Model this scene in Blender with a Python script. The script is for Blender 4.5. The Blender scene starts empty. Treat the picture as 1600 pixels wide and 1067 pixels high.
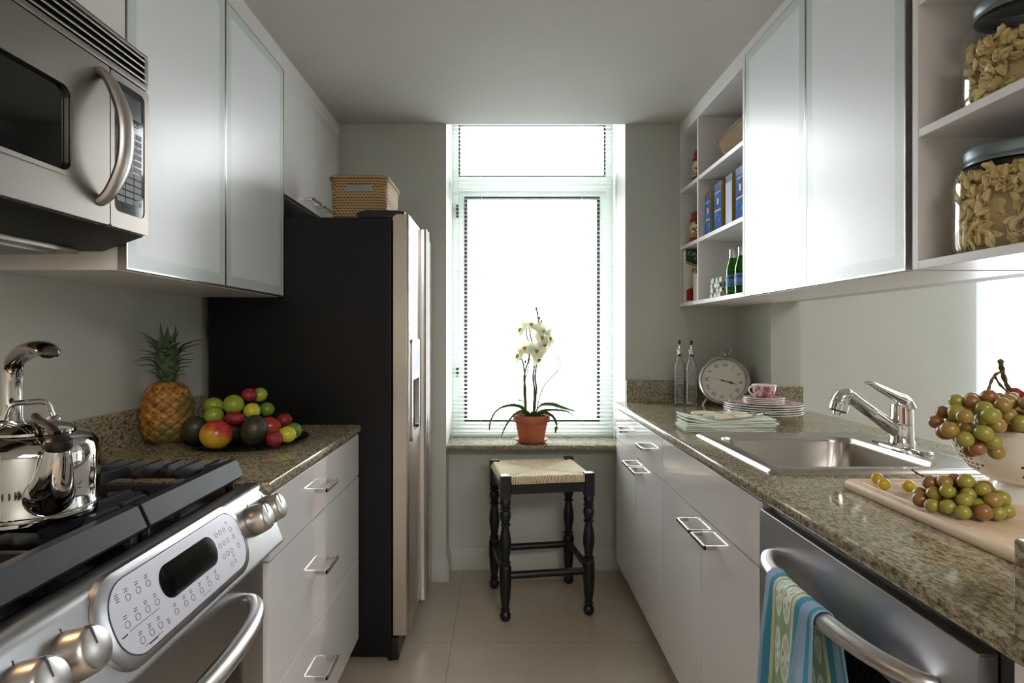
import bpy, bmesh, math, random
from mathutils import Vector, Matrix
random.seed(7)
PI = math.pi
sc = bpy.context.scene
COL = sc.collection
R = math.radians

# ------------------------------------------------------------------ mesh builder
class MB:
    def __init__(s):
        s.bm = bmesh.new(); s.mi = 0; s.M = None; s.bev = False

    def _add(s, t, M=None):
        bmesh.ops.remove_doubles(t, verts=t.verts[:], dist=1e-6)
        if M is not None: bmesh.ops.transform(t, matrix=M, verts=t.verts)
        if s.M is not None: bmesh.ops.transform(t, matrix=s.M, verts=t.verts)
        for f in t.faces: f.material_index = s.mi
        me = bpy.data.meshes.new('_t'); t.to_mesh(me); t.free()
        s.bm.from_mesh(me); bpy.data.meshes.remove(me)
        return s

    def box(s, x0, x1, y0, y1, z0, z1, bev=0, seg=2, M=None):
        t = bmesh.new(); bmesh.ops.create_cube(t, size=1)
        bmesh.ops.transform(t, verts=t.verts, matrix=Matrix.Translation(((x0+x1)/2, (y0+y1)/2, (z0+z1)/2)) @ Matrix.Diagonal((abs(x1-x0), abs(y1-y0), abs(z1-z0), 1)))
        if bev: s.bev = True; bmesh.ops.bevel(t, geom=t.edges[:], offset=bev, segments=seg, affect='EDGES', profile=.5)
        return s._add(t, M)

    def cyl(s, p0, p1, r0, r1=None, seg=24, caps=True):
        p0 = Vector(p0); p1 = Vector(p1); d = p1-p0
        t = bmesh.new()
        bmesh.ops.create_cone(t, cap_ends=caps, segments=seg, radius1=r0, radius2=r0 if r1 is None else r1, depth=d.length)
        q = Vector((0, 0, 1)).rotation_difference(d.normalized()) if d.length else None
        return s._add(t, Matrix.Translation((p0+p1)/2) @ q.to_matrix().to_4x4())

    def sphere(s, c, r, seg=20, rings=12, M=None):
        if not hasattr(r, '__len__'): r = (r, r, r)
        t = bmesh.new(); bmesh.ops.create_uvsphere(t, u_segments=seg, v_segments=rings, radius=1)
        A = Matrix.Translation(c) @ (M if M is not None else Matrix()) @ Matrix.Diagonal((*r, 1))
        return s._add(t, A)

    def loft(s, loops, cap0=True, cap1=True, closed=True, M=None):
        t = bmesh.new(); vv = [[t.verts.new(p) for p in l] for l in loops]
        n = len(loops[0])
        for a, b in zip(vv, vv[1:]):
            for i in range(n if closed else n-1):
                j = (i+1) % n
                t.faces.new((a[i], a[j], b[j], b[i]))
        if cap0: t.faces.new(vv[0][::-1])
        if cap1: t.faces.new(vv[-1])
        bmesh.ops.recalc_face_normals(t, faces=t.faces[:])
        return s._add(t, M)

    def lathe(s, prof, seg=32, M=None, cap0=False, cap1=False):
        t = bmesh.new(); rings = []
        for r, z in prof:
            if r < 1e-6: rings.append([t.verts.new((0, 0, z))])
            else: rings.append([t.verts.new((r*math.cos(2*PI*i/seg), r*math.sin(2*PI*i/seg), z)) for i in range(seg)])
        for a, b in zip(rings, rings[1:]):
            for i in range(seg):
                j = (i+1) % seg
                if len(a) == 1 and len(b) == 1: continue
                if len(a) == 1: t.faces.new((a[0], b[j], b[i]))
                elif len(b) == 1: t.faces.new((a[i], a[j], b[0]))
                else: t.faces.new((a[i], a[j], b[j], b[i]))
        if cap0 and len(rings[0]) > 1: t.faces.new(rings[0][::-1])
        if cap1 and len(rings[-1]) > 1: t.faces.new(rings[-1])
        bmesh.ops.recalc_face_normals(t, faces=t.faces[:])
        return s._add(t, M)

    def tube(s, pts, r, seg=10, closed=False, sec=None, up=None, caps=True):
        pts = [Vector(p) for p in pts]; n = len(pts)
        rr = r if hasattr(r, '__len__') else [r]*n
        if sec is None: sec = [(math.cos(2*PI*i/seg), math.sin(2*PI*i/seg)) for i in range(seg)]
        T = []
        for i in range(n):
            if closed: d = pts[(i+1) % n]-pts[i-1]
            else: d = pts[min(i+1, n-1)]-pts[max(i-1, 0)]
            T.append(d.normalized())
        nrm = Vector(up) if up else (Vector((0, 0, 1)) if abs(T[0].z) < .9 else Vector((1, 0, 0)))
        loops = []
        for i in range(n):
            nrm = (nrm - T[i]*nrm.dot(T[i])).normalized(); b = T[i].cross(nrm)
            loops.append([pts[i]+(nrm*c[0]+b*c[1])*rr[i] for c in sec])
        if closed: loops.append(loops[0][:])
        return s.loft(loops, cap0=caps and not closed, cap1=caps and not closed)

    def prism(s, pts, axis, a0, a1, bev=0, M=None, seg=2):
        def P(p, a): return {'x': (a, p[0], p[1]), 'y': (p[0], a, p[1]), 'z': (p[0], p[1], a)}[axis]
        t = bmesh.new()
        A = [t.verts.new(P(p, a0)) for p in pts]; B = [t.verts.new(P(p, a1)) for p in pts]; n = len(pts)
        for i in range(n): t.faces.new((A[i], A[(i+1) % n], B[(i+1) % n], B[i]))
        f0 = t.faces.new(A[::-1]); f1 = t.faces.new(B)
        bmesh.ops.recalc_face_normals(t, faces=t.faces[:])
        if bev:
            s.bev = True; bmesh.ops.bevel(t, geom=list({e for f in (f0, f1) for e in f.edges}), offset=bev, segments=seg, affect='EDGES', profile=.5)
        return s._add(t, M)

    def ring(s, outer, inner, axis, a0, a1, M=None):
        def P(p, a): return {'x': (a, p[0], p[1]), 'y': (p[0], a, p[1]), 'z': (p[0], p[1], a)}[axis]
        loops = [[P(p, a0) for p in outer], [P(p, a1) for p in outer], [P(p, a1) for p in inner], [P(p, a0) for p in inner], [P(p, a0) for p in outer]]
        return s.loft(loops, False, False, M=M)

    def grid(s, fn, nu, nv, M=None, skip=None, wrap=False):
        t = bmesh.new()
        V = [[t.verts.new(fn(i/nu, j/nv)) for j in range(nv+1)] for i in range(nu if wrap else nu+1)]
        for i in range(nu):
            for j in range(nv):
                if skip and skip(i, j): continue
                k = (i+1) % nu if wrap else i+1
                t.faces.new((V[i][j], V[k][j], V[k][j+1], V[i][j+1]))
        for v in [v for v in t.verts if not v.link_faces]: t.verts.remove(v)
        return s._add(t, M)

    def ball(s, c, r, fn=None, sub=2):
        t = bmesh.new(); bmesh.ops.create_icosphere(t, subdivisions=sub, radius=1)
        for v in t.verts:
            d = v.co.normalized(); k = fn(d) if fn else 1
            v.co = Vector(c)+Vector((d.x*r[0], d.y*r[1], d.z*r[2]))*k
        return s._add(t)

TM = {}
def obj(name, mb, m, parent=None, world=True, ang=38, mods=None):
    me = bpy.data.meshes.new(name)
    bm = mb.bm
    ca = R(ang)
    for f in bm.faces: f.smooth = True
    for e in bm.edges:
        e.smooth = len(e.link_faces) == 2 and e.calc_face_angle(0) < ca
    bm.to_mesh(me); bm.free()
    for k in (m if isinstance(m, (list, tuple)) else [m]): me.materials.append(k)
    o = bpy.data.objects.new(name, me); COL.objects.link(o)
    if parent is not None:
        o.parent = parent
        Mx = TM.get(parent.name, Matrix()); TM[o.name] = Mx
        if world: me.transform(Mx.inverted())
    if mb.bev: md = o.modifiers.new('wn', 'WEIGHTED_NORMAL'); md.keep_sharp = True; md.weight = 100
    for mod in (mods or []):
        md = o.modifiers.new(mod[0], mod[0])
        for k, v in mod[1].items(): setattr(md, k, v)
    return o

def tag(o, label, cat, group=None, kind=None):
    o['label'] = label; o['category'] = cat
    if group: o['group'] = group
    if kind: o['kind'] = kind
    return o

def thing(name, label, cat, loc=(0, 0, 0), rotz=0, group=None, M=None):
    o = bpy.data.objects.new(name, None); COL.objects.link(o)
    o.empty_display_size = .05
    Mx = M if M is not None else Matrix.Translation(loc) @ Matrix.Rotation(rotz, 4, 'Z')
    o.matrix_world = Mx; TM[o.name] = Mx
    return tag(o, label, cat, group)

def struct(name, mb, m, parent=None):
    o = obj(name, mb, m, parent)
    if parent is None: o['kind'] = 'structure'
    return o

def dup(root, loc=None, M=None, label=None, group=None):
    r = root.copy(); COL.objects.link(r)
    if M is not None: r.matrix_world = M
    elif loc is not None: r.location = loc
    if label: r['label'] = label
    if group: r['group'] = group
    def rec(src, dst):
        for ch in list(src.children):
            c = ch.copy(); COL.objects.link(c); c.parent = dst; c.matrix_parent_inverse = ch.matrix_parent_inverse.copy()
            rec(ch, c)
    rec(root, r)
    return r

def text_mesh(body, size, m, parent, M, name='lettering', ext=.0003, label=None, align='CENTER'):
    cu = bpy.data.curves.new('t', 'FONT'); cu.body = body; cu.size = size; cu.extrude = ext
    cu.align_x = align; cu.align_y = 'CENTER'; cu.resolution_u = 3
    to = bpy.data.objects.new('t', cu); COL.objects.link(to)
    dg = bpy.context.evaluated_depsgraph_get()
    me = bpy.data.meshes.new_from_object(to.evaluated_get(dg))
    bpy.data.objects.remove(to)
    me.transform(M)
    o = bpy.data.objects.new(name, me); COL.objects.link(o)
    me.materials.clear(); me.materials.append(m)
    if parent is not None:
        o.parent = parent; Mx = TM.get(parent.name, Matrix()); me.transform(Mx.inverted()); TM[o.name] = Mx
    if label: o['label'] = label
    return o

def frame_mat(o, x, z):          # matrix whose local x, z axes are given; origin o  (text lies in local xy -> y = z cross x)
    x = Vector(x).normalized(); z = Vector(z).normalized(); y = z.cross(x)
    M = Matrix(((x.x, y.x, z.x, o[0]), (x.y, y.y, z.y, o[1]), (x.z, y.z, z.z, o[2]), (0, 0, 0, 1)))
    return M

def rrect(x0, x1, y0, y1, r, seg=5):
    P = []
    for cx, cy, a in ((x1-r, y1-r, 0), (x0+r, y1-r, 90), (x0+r, y0+r, 180), (x1-r, y0+r, 270)):
        for i in range(seg+1):
            t = R(a+90*i/seg); P.append((cx+r*math.cos(t), cy+r*math.sin(t)))
    return P

def catmull(pts, n=6):
    pts = [Vector(p) for p in pts]; out = []
    for i in range(len(pts)-1):
        p0 = pts[max(i-1, 0)]; p1 = pts[i]; p2 = pts[i+1]; p3 = pts[min(i+2, len(pts)-1)]
        for k in range(n):
            t = k/n
            out.append(.5*((2*p1)+(-p0+p2)*t+(2*p0-5*p1+4*p2-p3)*t*t+(-p0+3*p1-3*p2+p3)*t**3))
    out.append(pts[-1]); return out

# ------------------------------------------------------------------ materials
def lin(c):
    f = lambda v: v/12.92 if v <= .04045 else ((v+.055)/1.055)**2.4
    return (*[f(v/255) for v in c], 1)

class NT:
    def __init__(s, name):
        s.m = bpy.data.materials.new(name); s.m.use_nodes = True
        s.t = s.m.node_tree; s.t.nodes.clear()
        s.out = s.n('ShaderNodeOutputMaterial'); s.b = s.n('ShaderNodeBsdfPrincipled')
        s.l(s.b.outputs[0], s.out.inputs[0])
    def n(s, ty, **kw):
        nd = s.t.nodes.new(ty)
        for k, v in kw.items():
            if hasattr(nd, k) and not k.startswith('i_'): setattr(nd, k, v)
        return nd
    def l(s, a, b): s.t.links.new(a, b)
    def co(s, scale=(1, 1, 1), rot=(0, 0, 0), kind='Object'):
        tc = s.n('ShaderNodeTexCoord'); mp = s.n('ShaderNodeMapping')
        mp.inputs['Scale'].default_value = scale; mp.inputs['Rotation'].default_value = rot
        s.l(tc.outputs[kind], mp.inputs[0]); return mp.outputs[0]
    def noise(s, vec, sc_, det=2, rough=.5, dist=0):
        nd = s.n('ShaderNodeTexNoise'); nd.inputs['Scale'].default_value = sc_; nd.inputs['Detail'].default_value = det
        nd.inputs['Roughness'].default_value = rough; nd.inputs['Distortion'].default_value = dist
        if vec is not None: s.l(vec, nd.inputs['Vector'])
        return nd
    def ramp(s, fac, stops, interp='LINEAR'):
        nd = s.n('ShaderNodeValToRGB'); cr = nd.color_ramp; cr.interpolation = interp
        while len(cr.elements) > 1: cr.elements.remove(cr.elements[-1])
        cr.elements[0].position = stops[0][0]; cr.elements[0].color = stops[0][1]
        for p, c in stops[1:]:
            e = cr.elements.new(p); e.color = c
        s.l(fac, nd.inputs[0]); return nd.outputs[0]
    def mix(s, fac, a, b, mode='MIX'):
        nd = s.n('ShaderNodeMix'); nd.data_type = 'RGBA'; nd.blend_type = mode
        for v, i in ((fac, 0), (a, 6), (b, 7)):
            if isinstance(v, (int, float)): nd.inputs[i].default_value = v
            elif isinstance(v, tuple): nd.inputs[i].default_value = v
            else: s.l(v, nd.inputs[i])
        return nd.outputs[2]
    def math(s, op, a, b=None, c=None):
        nd = s.n('ShaderNodeMath'); nd.operation = op
        for i, v in enumerate((a, b, c)):
            if v is None: continue
            if isinstance(v, (int, float)): nd.inputs[i].default_value = v
            else: s.l(v, nd.inputs[i])
        return nd.outputs[0]
    def bump(s, h, st=.3, d=.002):
        nd = s.n('ShaderNodeBump'); nd.inputs['Strength'].default_value = st; nd.inputs['Distance'].default_value = d
        s.l(h, nd.inputs['Height']); s.l(nd.outputs[0], s.b.inputs['Normal'])
    def set(s, **kw):
        names = dict(col='Base Color', rough='Roughness', metal='Metallic', spec='Specular IOR Level', trans='Transmission Weight', ior='IOR',
                     coat='Coat Weight', coatr='Coat Roughness', sss='Subsurface Weight', sssr='Subsurface Radius', ssss='Subsurface Scale',
                     emc='Emission Color', ems='Emission Strength', aniso='Anisotropic', alpha='Alpha', sheen='Sheen Weight')
        for k, v in kw.items():
            inp = s.b.inputs[names[k]]
            if hasattr(v, 'is_output'): s.l(v, inp)
            else: inp.default_value = v
        return s

def mat(name, c, rough=.5, metal=0, **kw):
    s = NT(name); s.set(col=lin(c), rough=rough, metal=metal, **kw); return s.m

def noisy(name, c, rough, amount=.04, scale=3, bump=0, bscale=200, **kw):
    s = NT(name); v = s.co(); n = s.noise(v, scale, 3)
    a = lin(tuple(max(0, x*(1-amount)) for x in c)); b = lin(tuple(min(255, x*(1+amount)) for x in c))
    s.set(col=s.ramp(n.outputs[0], [(.3, a), (.7, b)]), rough=rough, **kw)
    if bump: s.bump(s.noise(v, bscale, 2).outputs[0], bump, .001)
    return s.m

M_ = {}
M_['sage'] = noisy('sage wall paint', (190, 192, 184), .6, .015, 1.5, .06, 300)
M_['ceil'] = noisy('white ceiling paint', (199, 193, 189), .75, .01, 2, .05, 300)
M_['trimw'] = noisy('sage trim paint', (190, 192, 184), .4, .01, 2)
M_['white'] = noisy('matt white board', (230, 226, 225), .35, .01, 2)
M_['gloss'] = noisy('high gloss white lacquer', (230, 226, 226), .06, .006, 1.2, coat=.3, coatr=.03)
M_['winframe'] = mat('white window frame', (238, 242, 237), .4)
M_['gasket'] = mat('dark window gasket', (52, 44, 48), .5)
M_['alu'] = mat('satin aluminium edge', (190, 188, 186), .3, 1)
M_['blackplastic'] = mat('black plastic', (14, 14, 15), .35)
M_['blackgloss'] = mat('black glass', (6, 7, 8), .06)
M_['enamel'] = noisy('black fridge enamel', (10, 9, 10), .45, .05, 2, .1, 900, spec=.3)
M_['cookblack'] = mat('black cooktop enamel', (10, 10, 11), .16)
M_['chrome'] = mat('polished chrome', (222, 220, 218), .05, 1)
M_['kettle'] = mat('polished steel', (206, 203, 200), .035, 1)
M_['satin'] = mat('satin steel', (196, 190, 186), .36, 1)
M_['nickel'] = mat('satin nickel', (188, 184, 180), .22, 1)
M_['darkline'] = mat('dark print', (58, 56, 64), .6)
M_['blackpaint'] = noisy('black painted wood', (19, 19, 21), .38, .1, 30)
M_['ivory'] = mat('ivory resin', (238, 230, 208), .25)
M_['china'] = mat('white glazed china', (236, 232, 228), .12, coat=.4)
M_['whiteenamel'] = mat('white enamel', (238, 234, 228), .12)
M_['zinc'] = noisy('grey zinc lid', (134, 146, 152), .4, .06, 12, metal=.85)
M_['red'] = mat('red metal lid', (128, 36, 30), .35)
M_['waxwhite'] = mat('white label paper', (226, 220, 200), .6)
M_['soil'] = noisy('bark potting mix', (70, 48, 36), .9, .5, 60, .8, 80)

def steel(name, c, rough, axis, amt=.12):
    return mat(name, c, rough, 1)
M_['steely'] = steel('brushed stainless steel', (176, 174, 174), .30, 'y')
M_['steelz'] = steel('brushed stainless door steel', (206, 196, 186), .30, 'z')
M_['steeldw'] = steel('brushed dishwasher steel', (196, 196, 202), .38, 'y')
M_['sinksteel'] = steel('satin sink steel', (186, 180, 174), .24, 'y')
M_['mwsteel'] = steel('brushed microwave steel', (140, 133, 126), .34, 'y')
M_['panelsteel'] = mat('silver control plate', (206, 204, 214), .34, .35)
M_['iron'] = noisy('grey cast iron', (27, 26, 31), .5, .08, 40, .12, 600, spec=.35)

def granite():
    s = NT('speckled granite'); v = s.co((1, 1, 1))
    vs = s.co((1.6, .75, 1.2), (0, 0, .5))
    n1 = s.noise(vs, 95, 5, .65, .5); n2 = s.noise(vs, 210, 4, .7); n3 = s.noise(v, 14, 4, .6, .8)
    base = s.ramp(n1.outputs[0], [(.30, lin((66, 58, 50))), (.42, lin((124, 114, 96))), (.52, lin((168, 160, 136))), (.62, lin((190, 184, 164))), (.75, lin((152, 142, 120)))])
    spk = s.ramp(n2.outputs[0], [(.36, (0, 0, 0, 1)), (.44, (1, 1, 1, 1))])
    c = s.mix(spk, lin((40, 34, 30)), base)
    warm = s.ramp(n3.outputs[0], [(.45, lin((196, 190, 170))), (.62, lin((255, 232, 200))), (.72, lin((226, 180, 150)))])
    c2 = s.mix(.55, c, warm, 'MULTIPLY')
    c2 = s.mix(.22, c2, base)
    s.set(col=c2, rough=.09, spec=.5); return s.m
M_['granite'] = granite()

def tile():
    s = NT('beige floor tile'); v = s.co()
    sep = s.n('ShaderNodeSeparateXYZ'); s.l(v, sep.inputs[0])
    def line(o, off, per):
        a = s.math('ADD', o, off); m = s.math('MODULO', s.math('ADD', a, per*60), per)
        d = s.math('MINIMUM', m, s.math('SUBTRACT', per, m))
        return s.math('LESS_THAN', d, .0022)
    g = s.math('MAXIMUM', line(sep.outputs[0], .205, .9), line(sep.outputs[1], -2.42, .6))
    n = s.noise(v, 4, 4, .6); n2 = s.noise(v, 40, 3)
    c = s.ramp(n.outputs[0], [(.3, lin((172, 157, 139))), (.7, lin((186, 172, 154)))])
    c = s.mix(.12, c, n2.outputs[1], 'OVERLAY')
    s.set(col=s.mix(g, c, lin((146, 134, 118))), rough=.28); s.bump(s.math('SUBTRACT', 1, g), .3, .001); return s.m
M_['tile'] = tile()

def frosted(name, c):
    s = NT(name); s.set(col=lin(c), rough=.35, spec=.5, ior=1.85); return s.m
M_['frost'] = frosted('frosted glass', (234, 238, 241))
M_['frostedge'] = frosted('frosted glass over frame', (206, 217, 215))

def clear(name, c=(255, 255, 255), rough=0, ior=1.45):
    return mat(name, c, rough, 0, trans=1, ior=ior)
M_['glass'] = clear('clear glass')
M_['greenglass'] = clear('green bottle glass', (110, 190, 60))
M_['trayglass'] = clear('dark tray glass', (120, 140, 130))

def thinpane(name, tint):
    s = NT(name); tr = s.n('ShaderNodeBsdfTransparent'); tr.inputs[0].default_value = tint
    gl = s.n('ShaderNodeBsdfGlossy'); gl.inputs['Roughness'].default_value = .02
    lw = s.n('ShaderNodeLayerWeight'); mx = s.n('ShaderNodeMixShader')
    fr = s.math('MULTIPLY_ADD', s.math('POWER', lw.outputs['Facing'], 4.0), .85, .045)
    s.l(fr, mx.inputs[0]); s.l(tr.outputs[0], mx.inputs[1]); s.l(gl.outputs[0], mx.inputs[2]); s.l(mx.outputs[0], s.out.inputs[0])
    s.t.nodes.remove(s.b); return s.m
M_['pane'] = thinpane('window glass', (.97, .99, .98, 1))
M_['jarglass'] = thinpane('jar glass', (.96, .98, .97, 1))

def slat():
    s = NT('white blind slat'); d = s.n('ShaderNodeBsdfTranslucent'); d.inputs[0].default_value = lin((236, 244, 240))
    s.set(col=lin((236, 242, 240)), rough=.4); mx = s.n('ShaderNodeMixShader'); mx.inputs[0].default_value = .3
    s.l(s.b.outputs[0], mx.inputs[1]); s.l(d.outputs[0], mx.inputs[2]); s.l(mx.outputs[0], s.out.inputs[0]); return s.m
M_['slat'] = slat()

def sheer():
    s = NT('sheer curtain'); d = s.n('ShaderNodeBsdfTranslucent'); d.inputs[0].default_value = lin((226, 236, 246))
    tr = s.n('ShaderNodeBsdfTransparent'); s.set(col=lin((226, 236, 246)), rough=.8)
    m1 = s.n('ShaderNodeMixShader'); m1.inputs[0].default_value = .6; m2 = s.n('ShaderNodeMixShader'); m2.inputs[0].default_value = .35
    s.l(s.b.outputs[0], m1.inputs[1]); s.l(d.outputs[0], m1.inputs[2]); s.l(m1.outputs[0], m2.inputs[1]); s.l(tr.outputs[0], m2.inputs[2]); s.l(m2.outputs[0], s.out.inputs[0]); return s.m
M_['sheer'] = sheer()

def wicker(name, c1, c2, c3, fz, fu):
    s = NT(name); v = s.co()
    sep = s.n('ShaderNodeSeparateXYZ'); s.l(v, sep.inputs[0])
    row = s.math('MULTIPLY', sep.outputs[2], fz); u = s.math('MULTIPLY', s.math('ADD', sep.outputs[0], sep.outputs[1]), fu)
    alt = s.math('MULTIPLY', s.math('FLOOR', s.math('MULTIPLY', row, 1/PI)), PI/1.0*.5)
    a = s.math('ABSOLUTE', s.math('SINE', row)); b = s.math('ABSOLUTE', s.math('SINE', s.math('ADD', u, s.math('ADD', row, alt))))
    h = s.math('MULTIPLY', a, s.math('ADD', .15, s.math('MULTIPLY', b, .85)))
    n = s.noise(v, 60, 2)
    c = s.ramp(h, [(.0, lin(c3)), (.35, lin(c2)), (.9, lin(c1))])
    s.set(col=s.mix(.5, c, n.outputs[1], 'OVERLAY') if False else c, rough=.7); s.bump(h, .8, .003); return s.m
M_['wicker'] = wicker('tan woven seagrass', (204, 176, 132), (160, 126, 86), (84, 58, 34), 300, 230)
M_['wicker2'] = wicker('brown woven rattan', (166, 136, 98), (122, 92, 62), (54, 36, 24), 340, 300)

def rush():
    s = NT('woven rush'); v = s.co()
    sep = s.n('ShaderNodeSeparateXYZ'); s.l(v, sep.inputs[0])
    ax = s.math('ABSOLUTE', s.math('MULTIPLY', sep.outputs[0], .9)); ay = s.math('ABSOLUTE', sep.outputs[1])
    sel = s.math('GREATER_THAN', ax, ay)
    mx = s.math('MAXIMUM', ax, ay)
    mn = s.n('ShaderNodeMix'); mn.data_type = 'FLOAT'
    s.l(sel, mn.inputs[0]); s.l(sep.outputs[0], mn.inputs[2]); s.l(sep.outputs[1], mn.inputs[3])
    n0 = s.noise(v, 30, 2)
    ph = s.math('ADD', s.math('MULTIPLY', mn.outputs[0], 400), s.math('MULTIPLY', n0.outputs[0], 6))
    st = s.math('ABSOLUTE', s.math('SINE', ph))
    tw = s.math('ABSOLUTE', s.math('SINE', s.math('ADD', s.math('MULTIPLY', mx, 260), s.math('MULTIPLY', ph, .5))))
    h = s.math('MULTIPLY', st, s.math('ADD', .5, s.math('MULTIPLY', tw, .5)))
    n = s.noise(v, 130, 3)
    hh = s.math('ADD', s.math('MULTIPLY', h, .75), s.math('MULTIPLY', n.outputs[0], .25))
    s.set(col=s.ramp(hh, [(.15, lin((92, 70, 46))), (.36, lin((176, 150, 112))), (.62, lin((226, 208, 172)))]), rough=.65); s.bump(hh, .7, .003); return s.m
M_['rush'] = rush()

def wood(name, c1, c2):
    s = NT(name); n = s.noise(s.co((14, 1.4, 14)), 3, 4, .6, .6)
    s.set(col=s.ramp(n.outputs[0], [(.3, lin(c1)), (.7, lin(c2))]), rough=.5); return s.m
M_['board'] = wood('pale maple board', (214, 184, 152), (232, 208, 180))
M_['terracotta'] = noisy('terracotta', (176, 98, 68), .75, .08, 14, .2, 150)
M_['saucer'] = noisy('terracotta saucer clay', (172, 90, 68), .6, .08, 14)

def leafmat(name, c1, c2, sc_=8, rough=.4, vec=(1, 1, 1)):
    s = NT(name); n = s.noise(s.co(vec), sc_, 3)
    s.set(col=s.ramp(n.outputs[0], [(.3, lin(c1)), (.7, lin(c2))]), rough=rough); return s.m
M_['leaf'] = leafmat('orchid leaf green', (44, 82, 30), (84, 122, 56), 12, .3)
M_['stem'] = leafmat('orchid stem', (62, 54, 34), (86, 92, 50), 40)
M_['bud'] = leafmat('rose bud skin', (140, 84, 84), (176, 132, 110), 60)
M_['pinecrown'] = leafmat('pineapple leaf', (52, 72, 44), (96, 112, 76), 14, .5)
M_['grapestem'] = leafmat('grape stem wood', (66, 50, 24), (104, 84, 40), 40, .6)
def petal():
    s = NT('white orchid petal'); d = s.n('ShaderNodeBsdfTranslucent'); d.inputs[0].default_value = lin((250, 250, 236))
    s.set(col=lin((250, 249, 240)), rough=.5); mx = s.n('ShaderNodeMixShader'); mx.inputs[0].default_value = .5
    s.l(s.b.outputs[0], mx.inputs[1]); s.l(d.outputs[0], mx.inputs[2]); s.l(mx.outputs[0], s.out.inputs[0]); return s.m
M_['petal'] = petal()
M_['lip'] = leafmat('orchid lip', (150, 84, 30), (214, 176, 70), 90)

def pineskin():
    s = NT('pineapple skin'); n = s.noise(s.co(), 40, 3); n2 = s.noise(s.co(), 9, 2)
    a = s.ramp(n.outputs[0], [(.3, lin((92, 58, 22))), (.5, lin((170, 112, 40))), (.7, lin((196, 150, 66)))])
    b = s.mix(s.ramp(n2.outputs[0], [(.45, (0, 0, 0, 1)), (.6, (1, 1, 1, 1))]), a, lin((112, 104, 48)))
    s.set(col=b, rough=.5); return s.m
M_['pine'] = pineskin()
M_['pineeye'] = leafmat('pineapple eye rim', (70, 52, 28), (124, 92, 44), 60, .6)

def fruit(name, c1, c2, lo, hi, rough=.25, axis=2):
    s = NT(name); v = s.co(); sep = s.n('ShaderNodeSeparateXYZ'); s.l(v, sep.inputs[0]); n = s.noise(v, 28, 3)
    f = s.math('ADD', s.math('MULTIPLY', sep.outputs[axis], 12), s.math('SUBTRACT', n.outputs[0], .5))
    s.set(col=s.ramp(f, [(lo, lin(c1)), (hi, lin(c2))]), rough=rough, sss=.05); return s.m
M_['mango'] = fruit('red and yellow mango skin', (190, 150, 40), (176, 44, 48), 0, .35)
M_['mango2'] = fruit('red mango skin', (180, 96, 46), (170, 54, 44), -.6, .1)
M_['lime'] = leafmat('lime skin', (118, 138, 38), (156, 166, 62), 14, .3)
M_['limedark'] = leafmat('green lime skin', (66, 104, 30), (112, 140, 42), 14, .3)
M_['limeyel'] = leafmat('yellow lime skin', (170, 170, 40), (204, 196, 60), 12, .3)
M_['avo'] = leafmat('avocado skin', (40, 40, 30), (62, 58, 42), 40, .4)
M_['lychee'] = leafmat('red lychee skin', (112, 20, 34), (154, 40, 50), 60, .5)

def grape(name, c1, c2):
    s = NT(name); n = s.noise(s.co((1, 1, 1)), 45, 2)
    s.set(col=s.ramp(n.outputs[0], [(.35, lin(c1)), (.65, lin(c2))]), rough=.3, sss=.5, ssss=.012, sssr=(1, .8, .3), coat=.08); return s.m
M_['grapegreen'] = grape('green grape skin', (138, 134, 54), (164, 154, 70))
M_['grapeblush'] = grape('blushed grape skin', (146, 110, 58), (160, 140, 66))
M_['graperust'] = grape('rusty grape skin', (138, 86, 56), (150, 112, 62))
M_['grapered'] = grape('red grape skin', (130, 22, 34), (176, 48, 52))
M_['grapegold'] = grape('golden grape skin', (190, 154, 30), (214, 184, 50))
M_['pasta'] = leafmat('dry pasta', (218, 188, 126), (238, 212, 154), 30, .5)

def cloth(name, c, bands):
    s = NT(name); v = s.co(); sep = s.n('ShaderNodeSeparateXYZ'); s.l(v, sep.inputs[0])
    return s, v, sep
def towelmat():
    s = NT('blue and green printed towel'); tc = s.n('ShaderNodeUVMap'); sep = s.n('ShaderNodeSeparateXYZ'); s.l(tc.outputs[0], sep.inputs[0])
    u, w = sep.outputs[0], sep.outputs[1]
    G, B, T, Y, W = lin((146, 176, 142)), lin((136, 164, 192)), lin((60, 138, 168)), lin((206, 206, 166)), lin((226, 232, 226))
    c = s.ramp(u, [(0, B), (.15, T), (.24, Y), (.29, G), (.66, Y), (.71, T), (.80, B), (.93, T), (.97, B)], 'CONSTANT')
    # leaf-like motifs: a row of rounded shells drawn with rings
    cu = s.math('MULTIPLY', s.math('SUBTRACT', u, .475), 1)
    k = s.math('SUBTRACT', s.math('FRACT', s.math('MULTIPLY', w, 7)), .5)
    side = s.math('SUBTRACT', s.math('ABSOLUTE', cu), .085)
    d = s.math('SQRT', s.math('ADD', s.math('POWER', s.math('MULTIPLY', side, 13), 2), s.math('POWER', s.math('MULTIPLY', k, 2.4), 2)))
    rings = s.math('GREATER_THAN', s.math('SINE', s.math('MULTIPLY', s.math('ARCTAN2', s.math('MULTIPLY', side, 13), k), 16)), -.2)
    inside = s.math('LESS_THAN', d, 1)
    rim = s.math('GREATER_THAN', d, .78)
    core = s.math('LESS_THAN', d, .36)
    mk = s.math('MULTIPLY', inside, s.math('MAXIMUM', s.math('MAXIMUM', rim, core), rings))
    zone = s.math('MULTIPLY', s.math('GREATER_THAN', u, .29), s.math('LESS_THAN', u, .66))
    c = s.mix(s.math('MULTIPLY', mk, zone), c, W)
    s.set(col=c, rough=.9); s.bump(s.noise(s.co(), 500, 2).outputs[0], .2, .001); return s.m
M_['towel'] = towelmat()
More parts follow.
